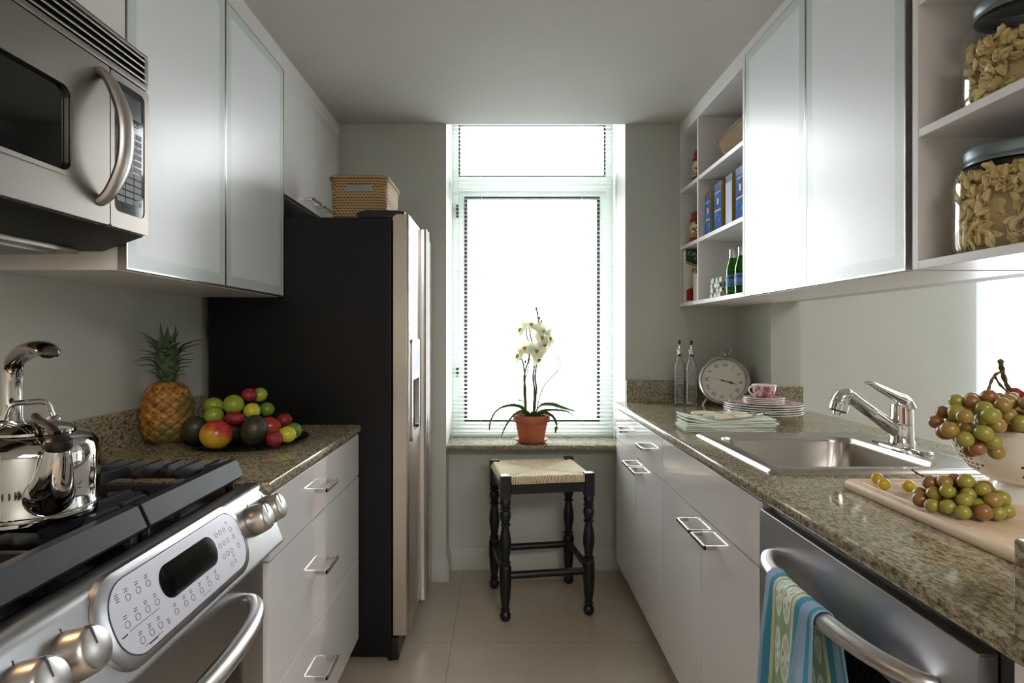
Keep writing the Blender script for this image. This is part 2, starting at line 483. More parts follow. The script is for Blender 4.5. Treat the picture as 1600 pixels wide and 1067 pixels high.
def napkin():
    s = NT('pale green striped linen'); v = s.co(); sep = s.n('ShaderNodeSeparateXYZ'); s.l(v, sep.inputs[0])
    f = s.math('FRACT', s.math('MULTIPLY', sep.outputs[1], 42))
    c = s.mix(s.math('LESS_THAN', f, .4), lin((234, 236, 229)), lin((202, 214, 194)))
    s.set(col=c, rough=.9); s.bump(s.noise(v, 500, 2).outputs[0], .15, .001); return s.m
M_['napkin'] = napkin()
def transfer():
    s = NT('pink transferware glaze'); v = s.co(); n = s.noise(v, 55, 4, .65, .5)
    c = s.ramp(n.outputs[0], [(.42, lin((166, 104, 108))), (.52, lin((200, 154, 154))), (.62, lin((236, 224, 220)))])
    s.set(col=c, rough=.12, coat=.4); return s.m
M_['transfer'] = transfer()
def rollmat(name, cs):
    s = NT(name); n = s.noise(s.co(), 55, 2, .5, .5); k = len(cs)
    s.set(col=s.ramp(n.outputs[0], [(.3+.4*i/k, lin(c)) for i, c in enumerate(cs)], 'CONSTANT'), rough=.85); return s.m
M_['roll0'] = rollmat('blue printed cloth', [(58, 84, 120), (214, 222, 214), (140, 172, 190)])
M_['roll1'] = rollmat('green printed cloth', [(70, 110, 84), (222, 224, 196), (150, 184, 160)])
M_['roll2'] = rollmat('cream printed cloth', [(196, 180, 120), (236, 230, 214), (220, 190, 170)])
M_['pblue'] = rollmat('blue pasta carton', [(24, 66, 132), (30, 88, 164), (24, 66, 132), (60, 130, 196)])
M_['pyellow'] = mat('yellow carton side', (206, 168, 40), .5)
M_['pnavy'] = mat('navy carton', (20, 34, 78), .5)
M_['pgold'] = mat('gold print', (210, 160, 80), .5)
M_['ppale'] = mat('pale blue carton film', (196, 200, 228), .2)
M_['cgreen'] = mat('dark green carton', (22, 66, 40), .5)
M_['clime'] = mat('lime green band', (130, 160, 40), .5)
M_['cwhite'] = mat('off white carton', (222, 214, 200), .5)
M_['cred'] = mat('dark red print', (120, 24, 36), .5)
M_['cbeige'] = rollmat('beige printed carton', [(196, 176, 112), (222, 206, 150), (186, 150, 80)])
M_['sauce'] = rollmat('red sauce', [(110, 30, 18), (150, 50, 26)])
M_['label'] = rollmat('printed jar label', [(210, 186, 130), (230, 220, 190), (120, 60, 40), (200, 176, 110)])
M_['blabel'] = mat('blue bottle label', (92, 138, 178), .5)
M_['blabel2'] = mat('deep blue bottle print', (40, 70, 120), .5)
M_['foil'] = mat('silver foil', (196, 196, 196), .3, .9)
M_['clockface'] = noisy('clock dial paper', (244, 236, 228), .5, .01, 6)
M_['lampglow'] = mat('lit lamp lens', (255, 200, 120), .4, emc=(1, .62, .28, 1), ems=14)
M_['lcd'] = mat('dim display glass', (62, 68, 74), .15)
M_['keys'] = mat('grey key print', (112, 108, 120), .45)
M_['brickred'] = mat('red brick facade', (168, 96, 84), .8)
M_['facade'] = mat('pale facade', (200, 204, 206), .8)
M_['facwin'] = mat('facade glass', (110, 122, 134), .4)
# ================================================================== the setting
XL, XR, YF, H = -1.149, 1.207, 3.03, 2.335
b = MB().box(-1.25, 4.4, -2.7, 3.6, -.06, 0); struct('floor', b, M_['tile'])
HN = 2.56      # the window bay rises above the kitchen ceiling
b = MB(); b.box(-1.25, 4.4, -2.7, YF, H, H+.06); b.box(-1.25, -.30, YF, 3.6, H, H+.06); b.box(.645, 4.4, YF, 3.6, H, H+.06); b.box(-.286, .631, YF, 3.5, HN, HN+.05); b.box(-.386, .731, YF-.06, YF, H+.06, HN+.05); struct('ceiling', b, M_['ceil'])
b = MB().box(XL-.1, XL, -2.7, 3.5, 0, H); struct('wall_left', b, M_['sage'])
b = MB(); b.box(XL, -.286, YF, 3.5, 0, H); b.box(.631, XR+.13, YF, 3.5, 0, H); b.box(-.2995, -.286, YF+.001, 3.5, H, HN); b.box(.631, .6445, YF+.001, 3.5, H, HN); b.box(-.286, .631, 3.18, 3.5, 0, .668)
struct('wall_far', b, M_['sage'])
b = MB(); b.box(XR, XR+.13, 2.654, YF, 0, H); b.box(XR, XR+.13, .3, 2.654, 0, .88); b.box(XR, XR+.13, .3, 2.654, 1.405, H); b.box(XR, XR+.13, -.25, .3, 0, H)
struct('wall_right', b, M_['sage'])
# room beyond the pass-through
b = MB(); b.box(XR+.13, 2.74, 3.42, 3.5, 0, H); b.box(2.74, 4.0, 3.42, 3.5, 0, .25); b.box(2.74, 4.0, 3.42, 3.5, 2.22, H); b.box(4.0, 4.3, 3.42, 3.5, 0, H)
struct('wall_beyond', b, M_['sage'])
b = MB().box(4.3, 4.4, -2.7, 3.5, 0, H); struct('wall_side', b, M_['sage'])
b = MB().box(XL, 4.3, -2.7, -2.6, 0, H); struct('wall_back', b, M_['sage'])

def baseb(name, segs):
    b = MB()
    for p0, p1, nrm in segs:
        p0 = Vector(p0); p1 = Vector(p1); n = Vector(nrm); d = (p1-p0).normalized()
        prof = [(0, 0), (.016, 0), (.016, .085), (.011, .095), (.011, .105), (.007, .112), (.007, .122), (0, .126)]
        b.loft([[p+Vector((n.x*a, n.y*a, z)) for a, z in prof] for p in (p0, p1)])
    return struct(name, b, M_['trimw'])
baseb('baseboard_far', [((-.36, YF, 0), (-.2865, YF, 0), (0, -1, 0)), ((-.286, YF-.0155, 0), (-.286, 3.18, 0), (1, 0, 0)), ((-.286, 3.18, 0), (.631, 3.18, 0), (0, -1, 0))])

# window
w = MB(); Y0, Y1 = 3.40, 3.47
def fr(b, x0, x1, z0, z1, t, y0, y1):
    b.box(x0, x0+t, y0, y1, z0, z1); b.box(x1-t, x1, y0, y1, z0, z1)
    b.box(x0+t, x1-t, y0, y1, z0, z0+t); b.box(x0+t, x1-t, y0, y1, z1-t, z1)
fr(w, -.286, .631, .69, HN, .036, Y0, 3.5)
w.box(-.25, .595, Y0, Y0+.07, 2.463, 2.54); w.box(-.25, .595, Y0-.005, 3.5, 2.085, 2.165, .004)
fr(w, -.25, .595, .726, 2.085, .036, Y0+.012, Y1)
w1 = struct('window_1', w, M_['winframe'])
g = MB(); fr(g, -.253, .598, 2.162, 2.471, .012, Y0+.006, Y0+.03); fr(g, -.217, .562, .759, 2.052, .0165, Y0+.006, Y0+.03)
fr(g, -.254, .599, .722, 2.089, .004, Y0+.004, Y0+.014)
obj('window_gasket', g, M_['gasket'], w1)
obj('window_pane', MB().box(-.242, .587, 3.425, 3.428, 2.165, 2.46), M_['pane'], w1)
obj('window_pane', MB().box(-.206, .551, 3.425, 3.428, .77, 2.045), M_['pane'], w1)
l = MB(); l.box(-.262, -.248, 3.375, 3.40, 1.93, 2.0, .003); l.cyl((-.255, 3.375, 1.965), (-.255, 3.36, 1.965), .008); l.box(-.262, -.248, 3.375, 3.40, 1.02, 1.07, .003)
obj('window_latch', l, M_['gasket'], w1)
# granite sill
b = MB(); b.prism([(3.035, .668), (3.032, .672), (3.032, .686), (3.036, .690), (3.40, .690), (3.40, .668)], 'x', -.283, .628)
struct('trim_1', b, M_['granite'])

# venetian blind
bl = thing('venetian_blind', 'white horizontal slat blind covering the tall window over the granite sill', 'blind', (.17, 3.31, .69))
obj('headrail', MB().box(-.28, .62, 3.285, 3.325, 2.51, 2.555, .003), M_['slat'], bl)
b = MB()
zz = .722
while zz < 2.505:
    sec = [(-.0125, -.0012), (0, .0008), (.0125, -.0012), (.0125, -.0006), (0, .0014), (-.0125, -.0006)]
    b.loft([[(x, 3.305+p[0], zz+p[1]+p[0]*.22) for p in sec] for x in (-.279, .619)])
    zz += .0223
obj('slats', b, M_['slat'], bl)
obj('bottom_rail', MB().box(-.279, .619, 3.293, 3.317, .692, .706, .003), M_['slat'], bl)
b = MB()
for x in (-.115, .447):
    for dy in (-.0135, .0135): b.tube([(x, 3.305+dy, .7), (x, 3.305+dy, 2.52)], .0006, 5)
obj('ladder_cord', b, M_['waxwhite'], bl)
obj('tilt_wand', MB().tube([(-.222, 3.278, 2.51), (-.222, 3.277, 1.35)], .0028, 6), M_['pane'], bl)

# second window with sheer curtain in the room beyond
w = MB(); fr(w, 2.74, 4.0, .25, 2.22, .05, 3.42, 3.48); w.box(3.35, 3.39, 3.43, 3.48, .3, 2.17)
w2 = struct('window_2', w, M_['winframe'])
obj('window_pane', MB().box(2.79, 3.95, 3.45, 3.453, .3, 2.17), M_['pane'], w2)
cu = thing('sheer_curtain', 'sheer white curtain hanging at the bright window beyond the pass-through', 'curtain', (3.3, 3.36, .03))
def cf(u, v):
    x = 2.80+1.15*u; z = .04+2.2*v
    return (x+.03*math.sin(9*u)*(1-v)*2, 3.34+.025*math.sin(u*62+v*.8)*(1-.3*v), z)
obj('fabric', MB().grid(cf, 150, 14), M_['sheer'], cu)
obj('curtain_rod', MB().cyl((2.7, 3.345, 2.245), (4.05, 3.345, 2.245), .011), M_['nickel'], cu)

# facades across the street (seen only faintly through the blind)
f = MB(); f.box(-9, 9, 26, 30, -12, 3.2)
fa = struct('exterior_facade', f, M_['facade'])
f = MB(); g = MB()
for x in (-2.35, -1.2, 1.75, 2.9):
    for z in (-.6, -2.9): f.box(x-.35, x+.35, 25.9, 26.0, z-.55, z+.1); g.box(x+.4, x+.75, 25.85, 26, z-.6, z+.3)
obj('facade_window', f, M_['facwin'], fa); obj('facade_pier', g, M_['brickred'], fa)

# ================================================================== wall cabinets on the left
tr = MB().box(XL, -.834, .45, YF, 2.27, H); struct('trim_2', tr, M_['white'])
def glass_door(parent, xa, xb, y0, y1, z0, z1, label):
    d = MB(); d.mi = 0
    d.box(xa, xb, y0, y0+.004, z0, z1); d.box(xa, xb, y1-.004, y1, z0, z1); d.box(xa, xb, y0+.004, y1-.004, z0, z0+.004); d.box(xa, xb, y0+.004, y1-.004, z1-.004, z1)
    dr = obj('door', d, M_['alu'], parent)
    s = 1 if xb > 0 and xa > 0 else -1
    xin, xo = (xb-.004, xa+.0008) if xa > 0 else (xa+.004, xb-.0008)
    g = MB(); lo, hi = min(xin, xo), max(xin, xo)
    e = .032
    g.mi = 0; g.box(lo, hi, y0+.004+e, y1-.004-e, z0+.004+e, z1-.004-e)
    g.mi = 1; fr2 = [(y0+.004, y0+.004+e, z0+.004, z1-.004), (y1-.004-e, y1-.004, z0+.004, z1-.004), (y0+.004+e, y1-.004-e, z0+.004, z0+.004+e), (y0+.004+e, y1-.004-e, z1-.004-e, z1-.004)]
    for a in fr2: g.box(lo, hi, *a)
    obj('frosted_pane', g, [M_['frost'], M_['frostedge']], dr)
    return dr

c = thing('wall_cabinet', 'wall cabinet with two frosted glass doors between microwave and refrigerator', 'cabinet', (-1.0, 1.78, 1.40))
b = MB(); b.box(XL, -.851, 1.308, 1.326, 1.40, 2.268); b.box(XL, -.851, 2.234, 2.252, 1.40, 2.268); b.box(XL, -.851, 1.326, 2.234, 1.40, 1.418); b.box(XL, -.851, 1.326, 2.234, 2.25, 2.268); b.box(XL, XL+.012, 1.326, 2.234, 1.418, 2.25)
for z in (1.70, 1.98): b.box(XL+.012, -.86, 1.326, 2.234, z, z+.018)
obj('body', b, M_['white'], c)
glass_door(c, -.849, -.83, 1.309, 1.777, 1.402, 2.266, '')
glass_door(c, -.849, -.83, 1.780, 2.250, 1.402, 2.266, '')

c = thing('wall_cabinet', 'plain white wall cabinet directly above the microwave', 'cabinet', (-1.0, .93, 1.87))
obj('body', MB().box(XL, -.851, .548, 1.305, 1.872, 2.268), M_['white'], c)
obj('door', MB().box(-.849, -.83, .549, .925, 1.874, 2.266, .001), M_['gloss'], c)
obj('door', MB().box(-.849, -.83, .928, 1.304, 1.874, 2.266, .001), M_['gloss'], c)

def loop_handle(parent, x, y0, y1, z, out, sgn, m='nickel'):
    # flat metal loop standing straight out from a front: two legs and a cross bar
    h = .011; t = .007
    b = MB()
    xa, xb = x, x+sgn*out
    lo, hi = min(xa, xb), max(xa, xb)
    b.box(lo, hi, y0, y0+t, z-h/2, z+h/2, .0012); b.box(lo, hi, y1-t, y1, z-h/2, z+h/2, .0012)
    bx0, bx1 = (xb-t, xb) if sgn > 0 else (xb, xb+t)
    b.box(bx0, bx1, y0, y1, z-h/2, z+h/2, .0012)
    return obj('handle', b, M_[m], parent)

c = thing('wall_cabinet', 'white cabinet with two loop handles over the refrigerator', 'cabinet', (-1.0, 2.64, 1.795))
obj('body', MB().box(XL, -.851, 2.254, 3.026, 1.795, 2.268), M_['white'], c)
d1 = obj('door', MB().box(-.849, -.83, 2.256, 2.638, 1.796, 2.266, .001), M_['gloss'], c)
d2 = obj('door', MB().box(-.849, -.83, 2.641, 3.024, 1.796, 2.266, .001), M_['gloss'], c)
loop_handle(d1, -.83, 2.50, 2.615, 1.832, .035, 1); loop_handle(d2, -.83, 2.66, 2.775, 1.832, .035, 1)

# ================================================================== microwave
mw = thing('microwave', 'stainless over-the-range microwave mounted on the left wall above the stove', 'microwave', (-.95, .93, 1.44))
ya, yb = .548, 1.303
b = MB(); b.prism([(XL, 1.44), (-.88, 1.44), (-.79, 1.472), (-.79, 1.868), (XL, 1.868)], 'y', ya, yb)
obj('body', b, M_['enamel'], mw)
# vent grille along the top: a frame with five louvres
b = MB(); zt, zb_ = 1.868, 1.79
b.box(-.79, -.779, ya, yb, zb_, zb_+.014, .002); b.box(-.79, -.779, ya, yb, zt-.008, zt, .002)
b.box(-.79, -.779, ya, ya+.012, zb_+.014, zt-.008); b.box(-.79, -.779, yb-.012, yb, zb_+.014, zt-.008)
vg = obj('vent_grille', b, M_['mwsteel'], mw)
b = MB()
for i in range(4):
    z = zb_+.016+.0142*i
    b.prism([(-.789, z+.010), (-.779, z+.001), (-.778, z+.004), (-.786, z+.0125)], 'y', ya+.012, yb-.012)
obj('louvres', b, M_['mwsteel'], vg)
# door: frame ring around a dark window, slightly crowned
yd0, yd1, zd0, zd1 = ya, 1.173, 1.474, 1.786
b = MB()
o = rrect(yd0, yd1, zd0, zd1, .006, 4); i_ = rrect(.60, 1.064, 1.548, 1.70, .02, 4)
b.ring(o, i_, 'x', -.789, -.777)
i2 = rrect(.592, 1.072, 1.54, 1.708, .024, 4); b.ring(i2, i_, 'x', -.779, -.7745)
door = obj('door', b, M_['mwsteel'], mw)
obj('door_window', MB().prism(rrect(.60, 1.064, 1.548, 1.70, .02, 4), 'x', -.788, -.783), M_['blackgloss'], door)
pts = catmull([(-.779, 1.145, 1.768), (-.757, 1.147, 1.745), (-.735, 1.148, 1.69), (-.729, 1.148, 1.64), (-.735, 1.148, 1.585), (-.757, 1.147, 1.535), (-.779, 1.145, 1.512)], 6)
n_ = len(pts); rad = [.013+.006*math.sin(PI*k/(n_-1)) for k in range(n_)]
obj('handle', MB().tube(pts, rad, 14, sec=[(1.0*math.cos(2*PI*k/14)*1.0, .62*math.sin(2*PI*k/14)) for k in range(14)], up=(0, 1, 0)), M_['satin'], door)
# control panel
b = MB(); o = rrect(1.177, yb, zd0, zd1, .006, 4); i_ = rrect(1.189, 1.289, 1.507, 1.772, .014, 4); b.ring(o, i_, 'x', -.789, -.778)
cp = obj('control_panel', b, M_['mwsteel'], mw)
kp = obj('keypad', MB().prism(i_, 'x', -.788, -.7795), M_['blackgloss'], cp)
obj('display', MB().box(-.7797, -.7788, 1.204, 1.277, 1.712, 1.757), M_['lcd'], cp)
b = MB()
for r_ in range(11):
    z = 1.672-.0142*r_
    if r_ < 2:
        for k in range(4): b.box(-.7797, -.7789, 1.198+.021*k, 1.216+.021*k, z, z+.0108)
    else:
        for k in range(3): b.box(-.7797, -.7789, 1.198+.028*k, 1.223+.028*k, z, z+.0108)
obj('button', b, M_['keys'], cp, world=True)['kind'] = 'stuff'
text_mesh('KitchenAid', .0125, M_['waxwhite'], cp, frame_mat((-.7788, 1.241, 1.7), (0, 1, 0), (1, 0, 0)), 'logo')
b = MB(); b.box(-1.10, -.90, .60, 1.26, 1.428, 1.4405, .003); b.box(-1.06, -.92, 1.0, 1.22, 1.4225, 1.43)
un = obj('underside_filter', b, M_['mwsteel'], mw)
obj('lamp_lens', MB().box(-.985, -.945, .74, .86, 1.421, 1.4285, .002), M_['lampglow'], un)

# ================================================================== refrigerator
fg = thing('refrigerator', 'black sided refrigerator with stainless side-by-side doors left of the window', 'refrigerator', (-.77, 2.64, 0))
obj('body', MB().box(-1.12, -.422, 2.258, 3.018, .03, 1.705, .004), M_['enamel'], fg)
def fdoor(y0, y1):
    b = MB(); P = [(-.416, y0), (-.416, y1), (-.366, y1), (-.358, y1-.008), (-.357, y1-.02), (-.357, y0+.02), (-.358, y0+.008), (-.366, y0)]
    b.prism(P, 'z', .107, 1.7186, .002); return b
fz = obj('freezer_door', fdoor(2.262, 2.596), M_['steelz'], fg)
ff = obj('fridge_door', fdoor(2.604, 3.016), M_['steelz'], fg)
for par, y0 in ((fz, 2.552), (ff, 2.612)):
    b = MB(); P = [(-.357, y0), (-.357, y0+.036), (-.338, y0+.036), (-.327, y0+.028), (-.325, y0+.018), (-.327, y0+.008), (-.338, y0)]
    b.prism(P, 'z', .112, 1.714, .003); obj('handle', b, M_['nickel'], par)
b = MB(); o = rrect(2.30, 2.505, .84, 1.24, .02, 4); i_ = rrect(2.318, 2.488, .875, 1.08, .012, 4)
b.ring(o, i_, 'x', -.358, -.348); dp = obj('water_dispenser', b, M_['alu'], fz)
obj('recess', MB().prism(i_, 'x', -.3575, -.3565), M_['blackgloss'], dp)
obj('control_strip', MB().box(-.349, -.3475, 2.32, 2.485, 1.10, 1.20), M_['keys'], dp)
obj('hinge_cover', MB().prism([(-.55, 1.705), (-.42, 1.705), (-.40, 1.7188), (-.372, 1.7188), (-.372, 1.727), (-.40, 1.733), (-.52, 1.735), (-.56, 1.722)], 'y', 2.261, 2.284, .004), M_['blackplastic'], fg)
obj('base_grille', MB().box(-.43, -.395, 2.262, 2.96, .012, .10, .006), M_['blackplastic'], fg)
for x, y in ((-.43, 2.30), (-.44, 2.97), (-1.0, 2.30), (-1.0, 2.97)): obj('foot', MB().cyl((x, y, 0), (x, y, .035), .016), M_['blackplastic'], fg)

# ================================================================== base cabinet and counter on the left
c = thing('base_cabinet', 'white three-drawer base cabinet between stove and refrigerator', 'cabinet', (-.85, 1.81, 0))
b = MB(); b.box(XL+.002, -.566, 1.385, 2.25, .10, .883); b.box(XL+.002, -.63, 1.385, 2.25, 0, .10)
obj('body', b, M_['white'], c)
for z0, z1 in ((.105, .4035), (.4085, .7205), (.7255, .880)):
    d = obj('drawer', MB().box(-.565, -.5445, 1.387, 2.248, z0, z1, .0012), M_['gloss'], c)
    loop_handle(d, -.5445, 1.725, 1.845, (z0+z1)/2, .036, 1)
b = MB(); b.prism([(XL, .884), (-.545, .884), (-.5405, .888), (-.539, .892), (-.539, .908), (-.5405, .912), (-.545, .914), (XL, .914)], 'y', 1.374, 2.256)
ct = obj('countertop', b, M_['granite']); tag(ct, 'short speckled granite countertop holding the pineapple and fruit tray', 'countertop')
bs = obj('backsplash', MB().box(XL, XL+.02, 1.374, 2.256, .914, 1.028, .0015), M_['granite']); tag(bs, 'low granite backsplash strip on the left wall behind the pineapple', 'backsplash')

# ================================================================== range
rg = thing('range', 'stainless slide-in gas range with silver control panel at front left', 'stove', (-.85, 1.0, 0))
y0, y1 = .625, 1.372
obj('body', MB().box(-1.13, -.60, y0, y1, .0, .898), M_['enamel'], rg)
b = MB(); b.box(-1.13, -.592, y0, y1, .898, .912, .003)
ckt = obj('cooktop', b, M_['cookblack'], rg)
# burners
for bx in (-.745, -.985):
    for by in (.815, 1.185):
        b = MB(); b.lathe([(.0, .912), (.058, .912), (.056, .918), (.046, .922), (.046, .934), (0, .934)], 28, Matrix.Translation((bx, by, 0)))
        bu = obj('burner', b, M_['iron'], rg)
        b = MB(); b.lathe([(0, .9345), (.037, .9345), (.041, .938), (.041, .944), (.036, .948), (0, .949)], 28, Matrix.Translation((bx, by, 0)))
        obj('burner_cap', b, M_['cookblack'], bu)
def grate(g0, g1):
    b = MB()
    P = [(-.600, .928), (-.596, .934), (-.612, .969), (-.616, .970), (-.628, .970), (-.632, .966), (-.632, .928)]
    b.prism(P, 'y', g0, g1, .002)
    b.prism([(-1.112, .926), (-1.108, .968), (-1.086, .970), (-1.084, .926)], 'y', g0, g1, .002)
    gm = (g0+g1)/2
    for y in (g0+.016, g1-.016): b.box(-1.10, -.62, y-.007, y+.007, .930, .952, .002)
    b.box(-1.10, -.62, gm-.006, gm+.006, .938, .958, .002)
    xs = [-.649, -.694, -.739, -.784, -.829, -.874, -.919, -.964, -1.009, -1.054]
    for k, x in enumerate(xs):
        F = [(0, .942), (0, .9655), (.006, .970), (.0, .970)]
        ln = (g1-g0) if k in (4, 5) else .105 if k in (1, 3, 6, 8) else .075
        for s_ in (0, 1):
            if ln > .2 and s_: continue
            a, e = (g0, g0+ln) if not s_ else (g1-ln, g1)
            if ln > .2: prof = [(a+.004, .948), (a, .955), (a+.003, .970), (e-.003, .970), (e, .955), (e-.004, .948)]
            elif not s_: prof = [(a, .945), (a, .966), (a+.004, .970), (e-.012, .970), (e, .958), (e-.004, .948), (e-.03, .945)]
            else: prof = [(a+.004, .948), (a, .958), (a+.012, .970), (e-.004, .970), (e, .966), (e, .945), (a+.03, .945)]
            b.prism(prof, 'x', x-.0065, x+.0065, .0015)
    for x, y in ((-.62, g0+.02), (-.62, g1-.02), (-1.095, g0+.02), (-1.095, g1-.02)): b.cyl((x, y, .9118), (x, y, .935), .009)
    return obj('grate', b, M_['iron'], rg)
grate(.634, .996); grate(1.004, 1.366)
# control panel: sloped fascia extruded along the stove
b = MB(); PR = [(-.598, .905), (-.596, .914), (-.588, .9165), (-.572, .915), (-.560, .910), (-.551, .900), (-.507, .786), (-.506, .780), (-.510, .776), (-.555, .770), (-.600, .770)]
b.prism(PR, 'y', y0, y1, .004); cpn = obj('control_panel', b, M_['steely'], rg)
# local frame of the sloped face
T0 = Vector((-.5535, 1.0, .9065)); ex = Vector((0, 1, 0)); ed = Vector((.0465, 0, -.1205)).normalized(); en = Vector((-ed.z, 0, ed.x)).normalized()
def face(y, t, n=0): return (T0+ed*t+en*n)+Vector((0, y-1.0, 0))
FM = Matrix(((ex.x, ed.x, en.x, T0.x), (ex.y, ed.y, en.y, 0), (ex.z, ed.z, en.z, T0.z), (0, 0, 0, 1)))   # local (y, t, n)
def fpr(b, pts, n0, n1): 
    t = MB(); t.prism(pts, 'z', n0, n1, .0008, M=FM); return t
o = rrect(.775, 1.215, -.014, .127, .06, 8); i_ = rrect(.80, 1.193, .002, .112, .048, 8)
b = MB(); b.loft([[FM @ Vector((p[0], p[1], n)) for p in q] for q, n in ((o, -.004), ([(1.0+(p[0]-1.0)*.985, .0565+(p[1]-.0565)*.96) for p in o], .005), ([(1.0+(p[0]-1.0)*.94, .0565+(p[1]-.0565)*.86) for p in o], .0085))], False, True)
bz = obj('bezel', b, M_['steely'], cpn)
pl = obj('touch_plate', fpr(None, i_, .005, .0096), M_['panelsteel'], bz) if False else obj('touch_plate', fpr(None, i_, .005, .0096), M_['panelsteel'], cpn)
b = MB(); b.ring(rrect(.7985, 1.1945, .0005, .1135, .0495, 8), i_, 'z', .0088, .0094, M=FM)
obj('plate_seam', b, M_['darkline'], cpn)
obj('display', fpr(None, rrect(.915, 1.092, .020, .074, .026, 8), .0092, .0104), M_['blackgloss'], cpn)
# printed key rings and dashes on the plate
b = MB()
def ringk(y, t, r=.0052):
    q = lambda k: [(y+k*math.cos(2*PI*i/16), t+k*math.sin(2*PI*i/16)) for i in range(16)]
    b.ring(q(r), q(r-.0007), 'z', .0094, .0099, M=FM)
def dash(y, t, w=.008, n=2):
    for k in range(n): b.box(y-w/2+.001*(k % 2), y+w/2-.001*((k+1) % 2), t-.0032*k-.0011, t-.0032*k, .0094, .0099, M=FM)
for k in range(3): ringk(.845+.024*k, .030); dash(.845+.024*k, .0215)
for k in range(4): ringk(.826+.0235*k, .062); dash(.826+.0235*k, .0535)
for k in range(3): ringk(.842+.022*k, .094); dash(.842+.022*k, .0855)
for k in range(6): ringk(.93+.0275*k-(.006 if k > 1 else 0), .094); dash(.93+.0275*k-(.006 if k > 1 else 0), .0855)
for c_ in range(3):
    for r_ in range(3): ringk(1.105+.0155*c_, .030+.021*r_, .0046)
ringk(1.1205, .093, .0046); ringk(1.158, .036); ringk(1.165, .072); ringk(1.136, .093, .0036)
dash(1.150, .022, .007); dash(1.16, .055, .009, 3); dash(1.136, .084, .007)
dash(.824, .028, .008, 4); dash(.905, .101, .008, 3)
b.box(.826, .896, .0715, .0722, .0094, .0099, M=FM); b.box(.842, .886, .1035, .1042, .0094, .0099, M=FM); b.box(1.005, 1.035, .1035, .1042, .0094, .0099, M=FM)
b.box(.808, .820, .0725, .0745, .0094, .0099, M=FM); b.box(.852, .872, .1045, .1062, .0094, .0099, M=FM)
obj('key_print', b, M_['darkline'], cpn)
# burner symbol left of the plate
b = MB()
for dy, dt, fill in ((0, 0, 1), (-.007, -.004, 0), (-.002, -.011, 0), (.006, -.008, 0)):
    if fill: b.cyl(FM @ Vector((.742, .036, .0004)), FM @ Vector((.742, .036, .0008)), .0022)
    else:
        q = rrect(.742+dy-.0022, .742+dy+.0022, .036+dt-.0022, .036+dt+.0022, .0008, 2); q2 = rrect(.742+dy-.0016, .742+dy+.0016, .036+dt-.0016, .036+dt+.0016, .0006, 2)
        b.ring(q, q2, 'z', .0003, .0008, M=FM)
for y in (.662, .734, 1.271, 1.347): b.box(y-.0006, y+.0006, .0155, .024, .0003, .0008, M=FM)
obj('burner_symbol', b, M_['darkline'], cpn)
for y in (.662, .734, 1.271, 1.347):
    KM = FM @ Matrix.Translation((y, .053, 0))
    b = MB(); b.lathe([(0, 0), (.0315, 0), (.0325, .002), (.0315, .012), (.0285, .030), (.0262, .0345), (.0238, .0362), (0, .0368)], 36, KM)
    kn = obj('knob', b, M_['satin'], rg)
    b = MB(); b.box(-.0009, .0009, -.0245, -.004, .0355, .0374, M=KM); b.box(-.0009, .0009, -.0288, -.0245, .027, .0362, M=KM)
    obj('pointer', b, M_['darkline'], kn)
# oven door, handle, drawer
b = MB(); o = rrect(y0+.004, y1-.004, .205, .762, .008, 4); i_ = rrect(.735, 1.262, .33, .63, .02, 4)
b.ring(o, i_, 'x', -.598, -.5525)
od = obj('oven_door', b, M_['steely'], rg)
obj('oven_window', MB().prism(i_, 'x', -.59, -.556), M_['blackgloss'], od)
pts = catmull([(-.553, 1.285, .682), (-.533, 1.272, .683), (-.506, 1.22, .684), (-.486, 1.13, .685), (-.478, 1.0, .685), (-.486, .87, .685), (-.506, .78, .684), (-.533, .728, .683), (-.553, .715, .682)], 6)
n_ = len(pts); rad = [.0125+.0045*math.sin(PI*k/(n_-1)) for k in range(n_)]
obj('handle', MB().tube(pts, rad, 20), M_['satin'], od)
obj('drawer', MB().box(-.598, -.5525, y0+.004, y1-.004, .07, .198, .004), M_['steely'], rg)
obj('toe_kick', MB().box(-.598, -.585, y0+.01, y1-.01, .0, .066), M_['blackplastic'], rg)

# ================================================================== kettle
KX, KY, KZ = -.752, .945, .970
kt = thing('kettle', 'polished steel whistling kettle sitting on the left stove grate', 'kettle', (KX, KY, KZ), math.atan2(-.6, .8))
def kobj(n, b, m, p=kt): return obj(n, b, m, p, world=False)
b = MB(); b.lathe([(0, 0), (.088, 0), (.0915, .003), (.0915, .008), (.089, .011), (.0925, .014), (.0925, .020), (.0905, .024), (.0925, .05), (.0925, .10), (.090, .113), (.083, .122), (.070, .128), (.060, .131), (.058, .134)], 64)
kobj('body', b, M_['kettle'])
b = MB(); b.lathe([(.0605, .132), (.0605, .136), (.052, .142), (.030, .149), (0, .152)], 48)
ld = kobj('lid', b, M_['kettle'])
b = MB(); b.tube(catmull([(-.012, .034, .146), (-.012, .03, .160), (-.012, .022, .176), (-.012, 0, .178), (-.012, -.022, .176), (-.012, -.03, .160), (-.012, -.034, .146)], 5), .0045, 10)
for s_ in (-1, 1): b.sphere((-.012, s_*.034, .147), (.011, .010, .007))
kobj('lid_handle', b, M_['kettle'], ld)
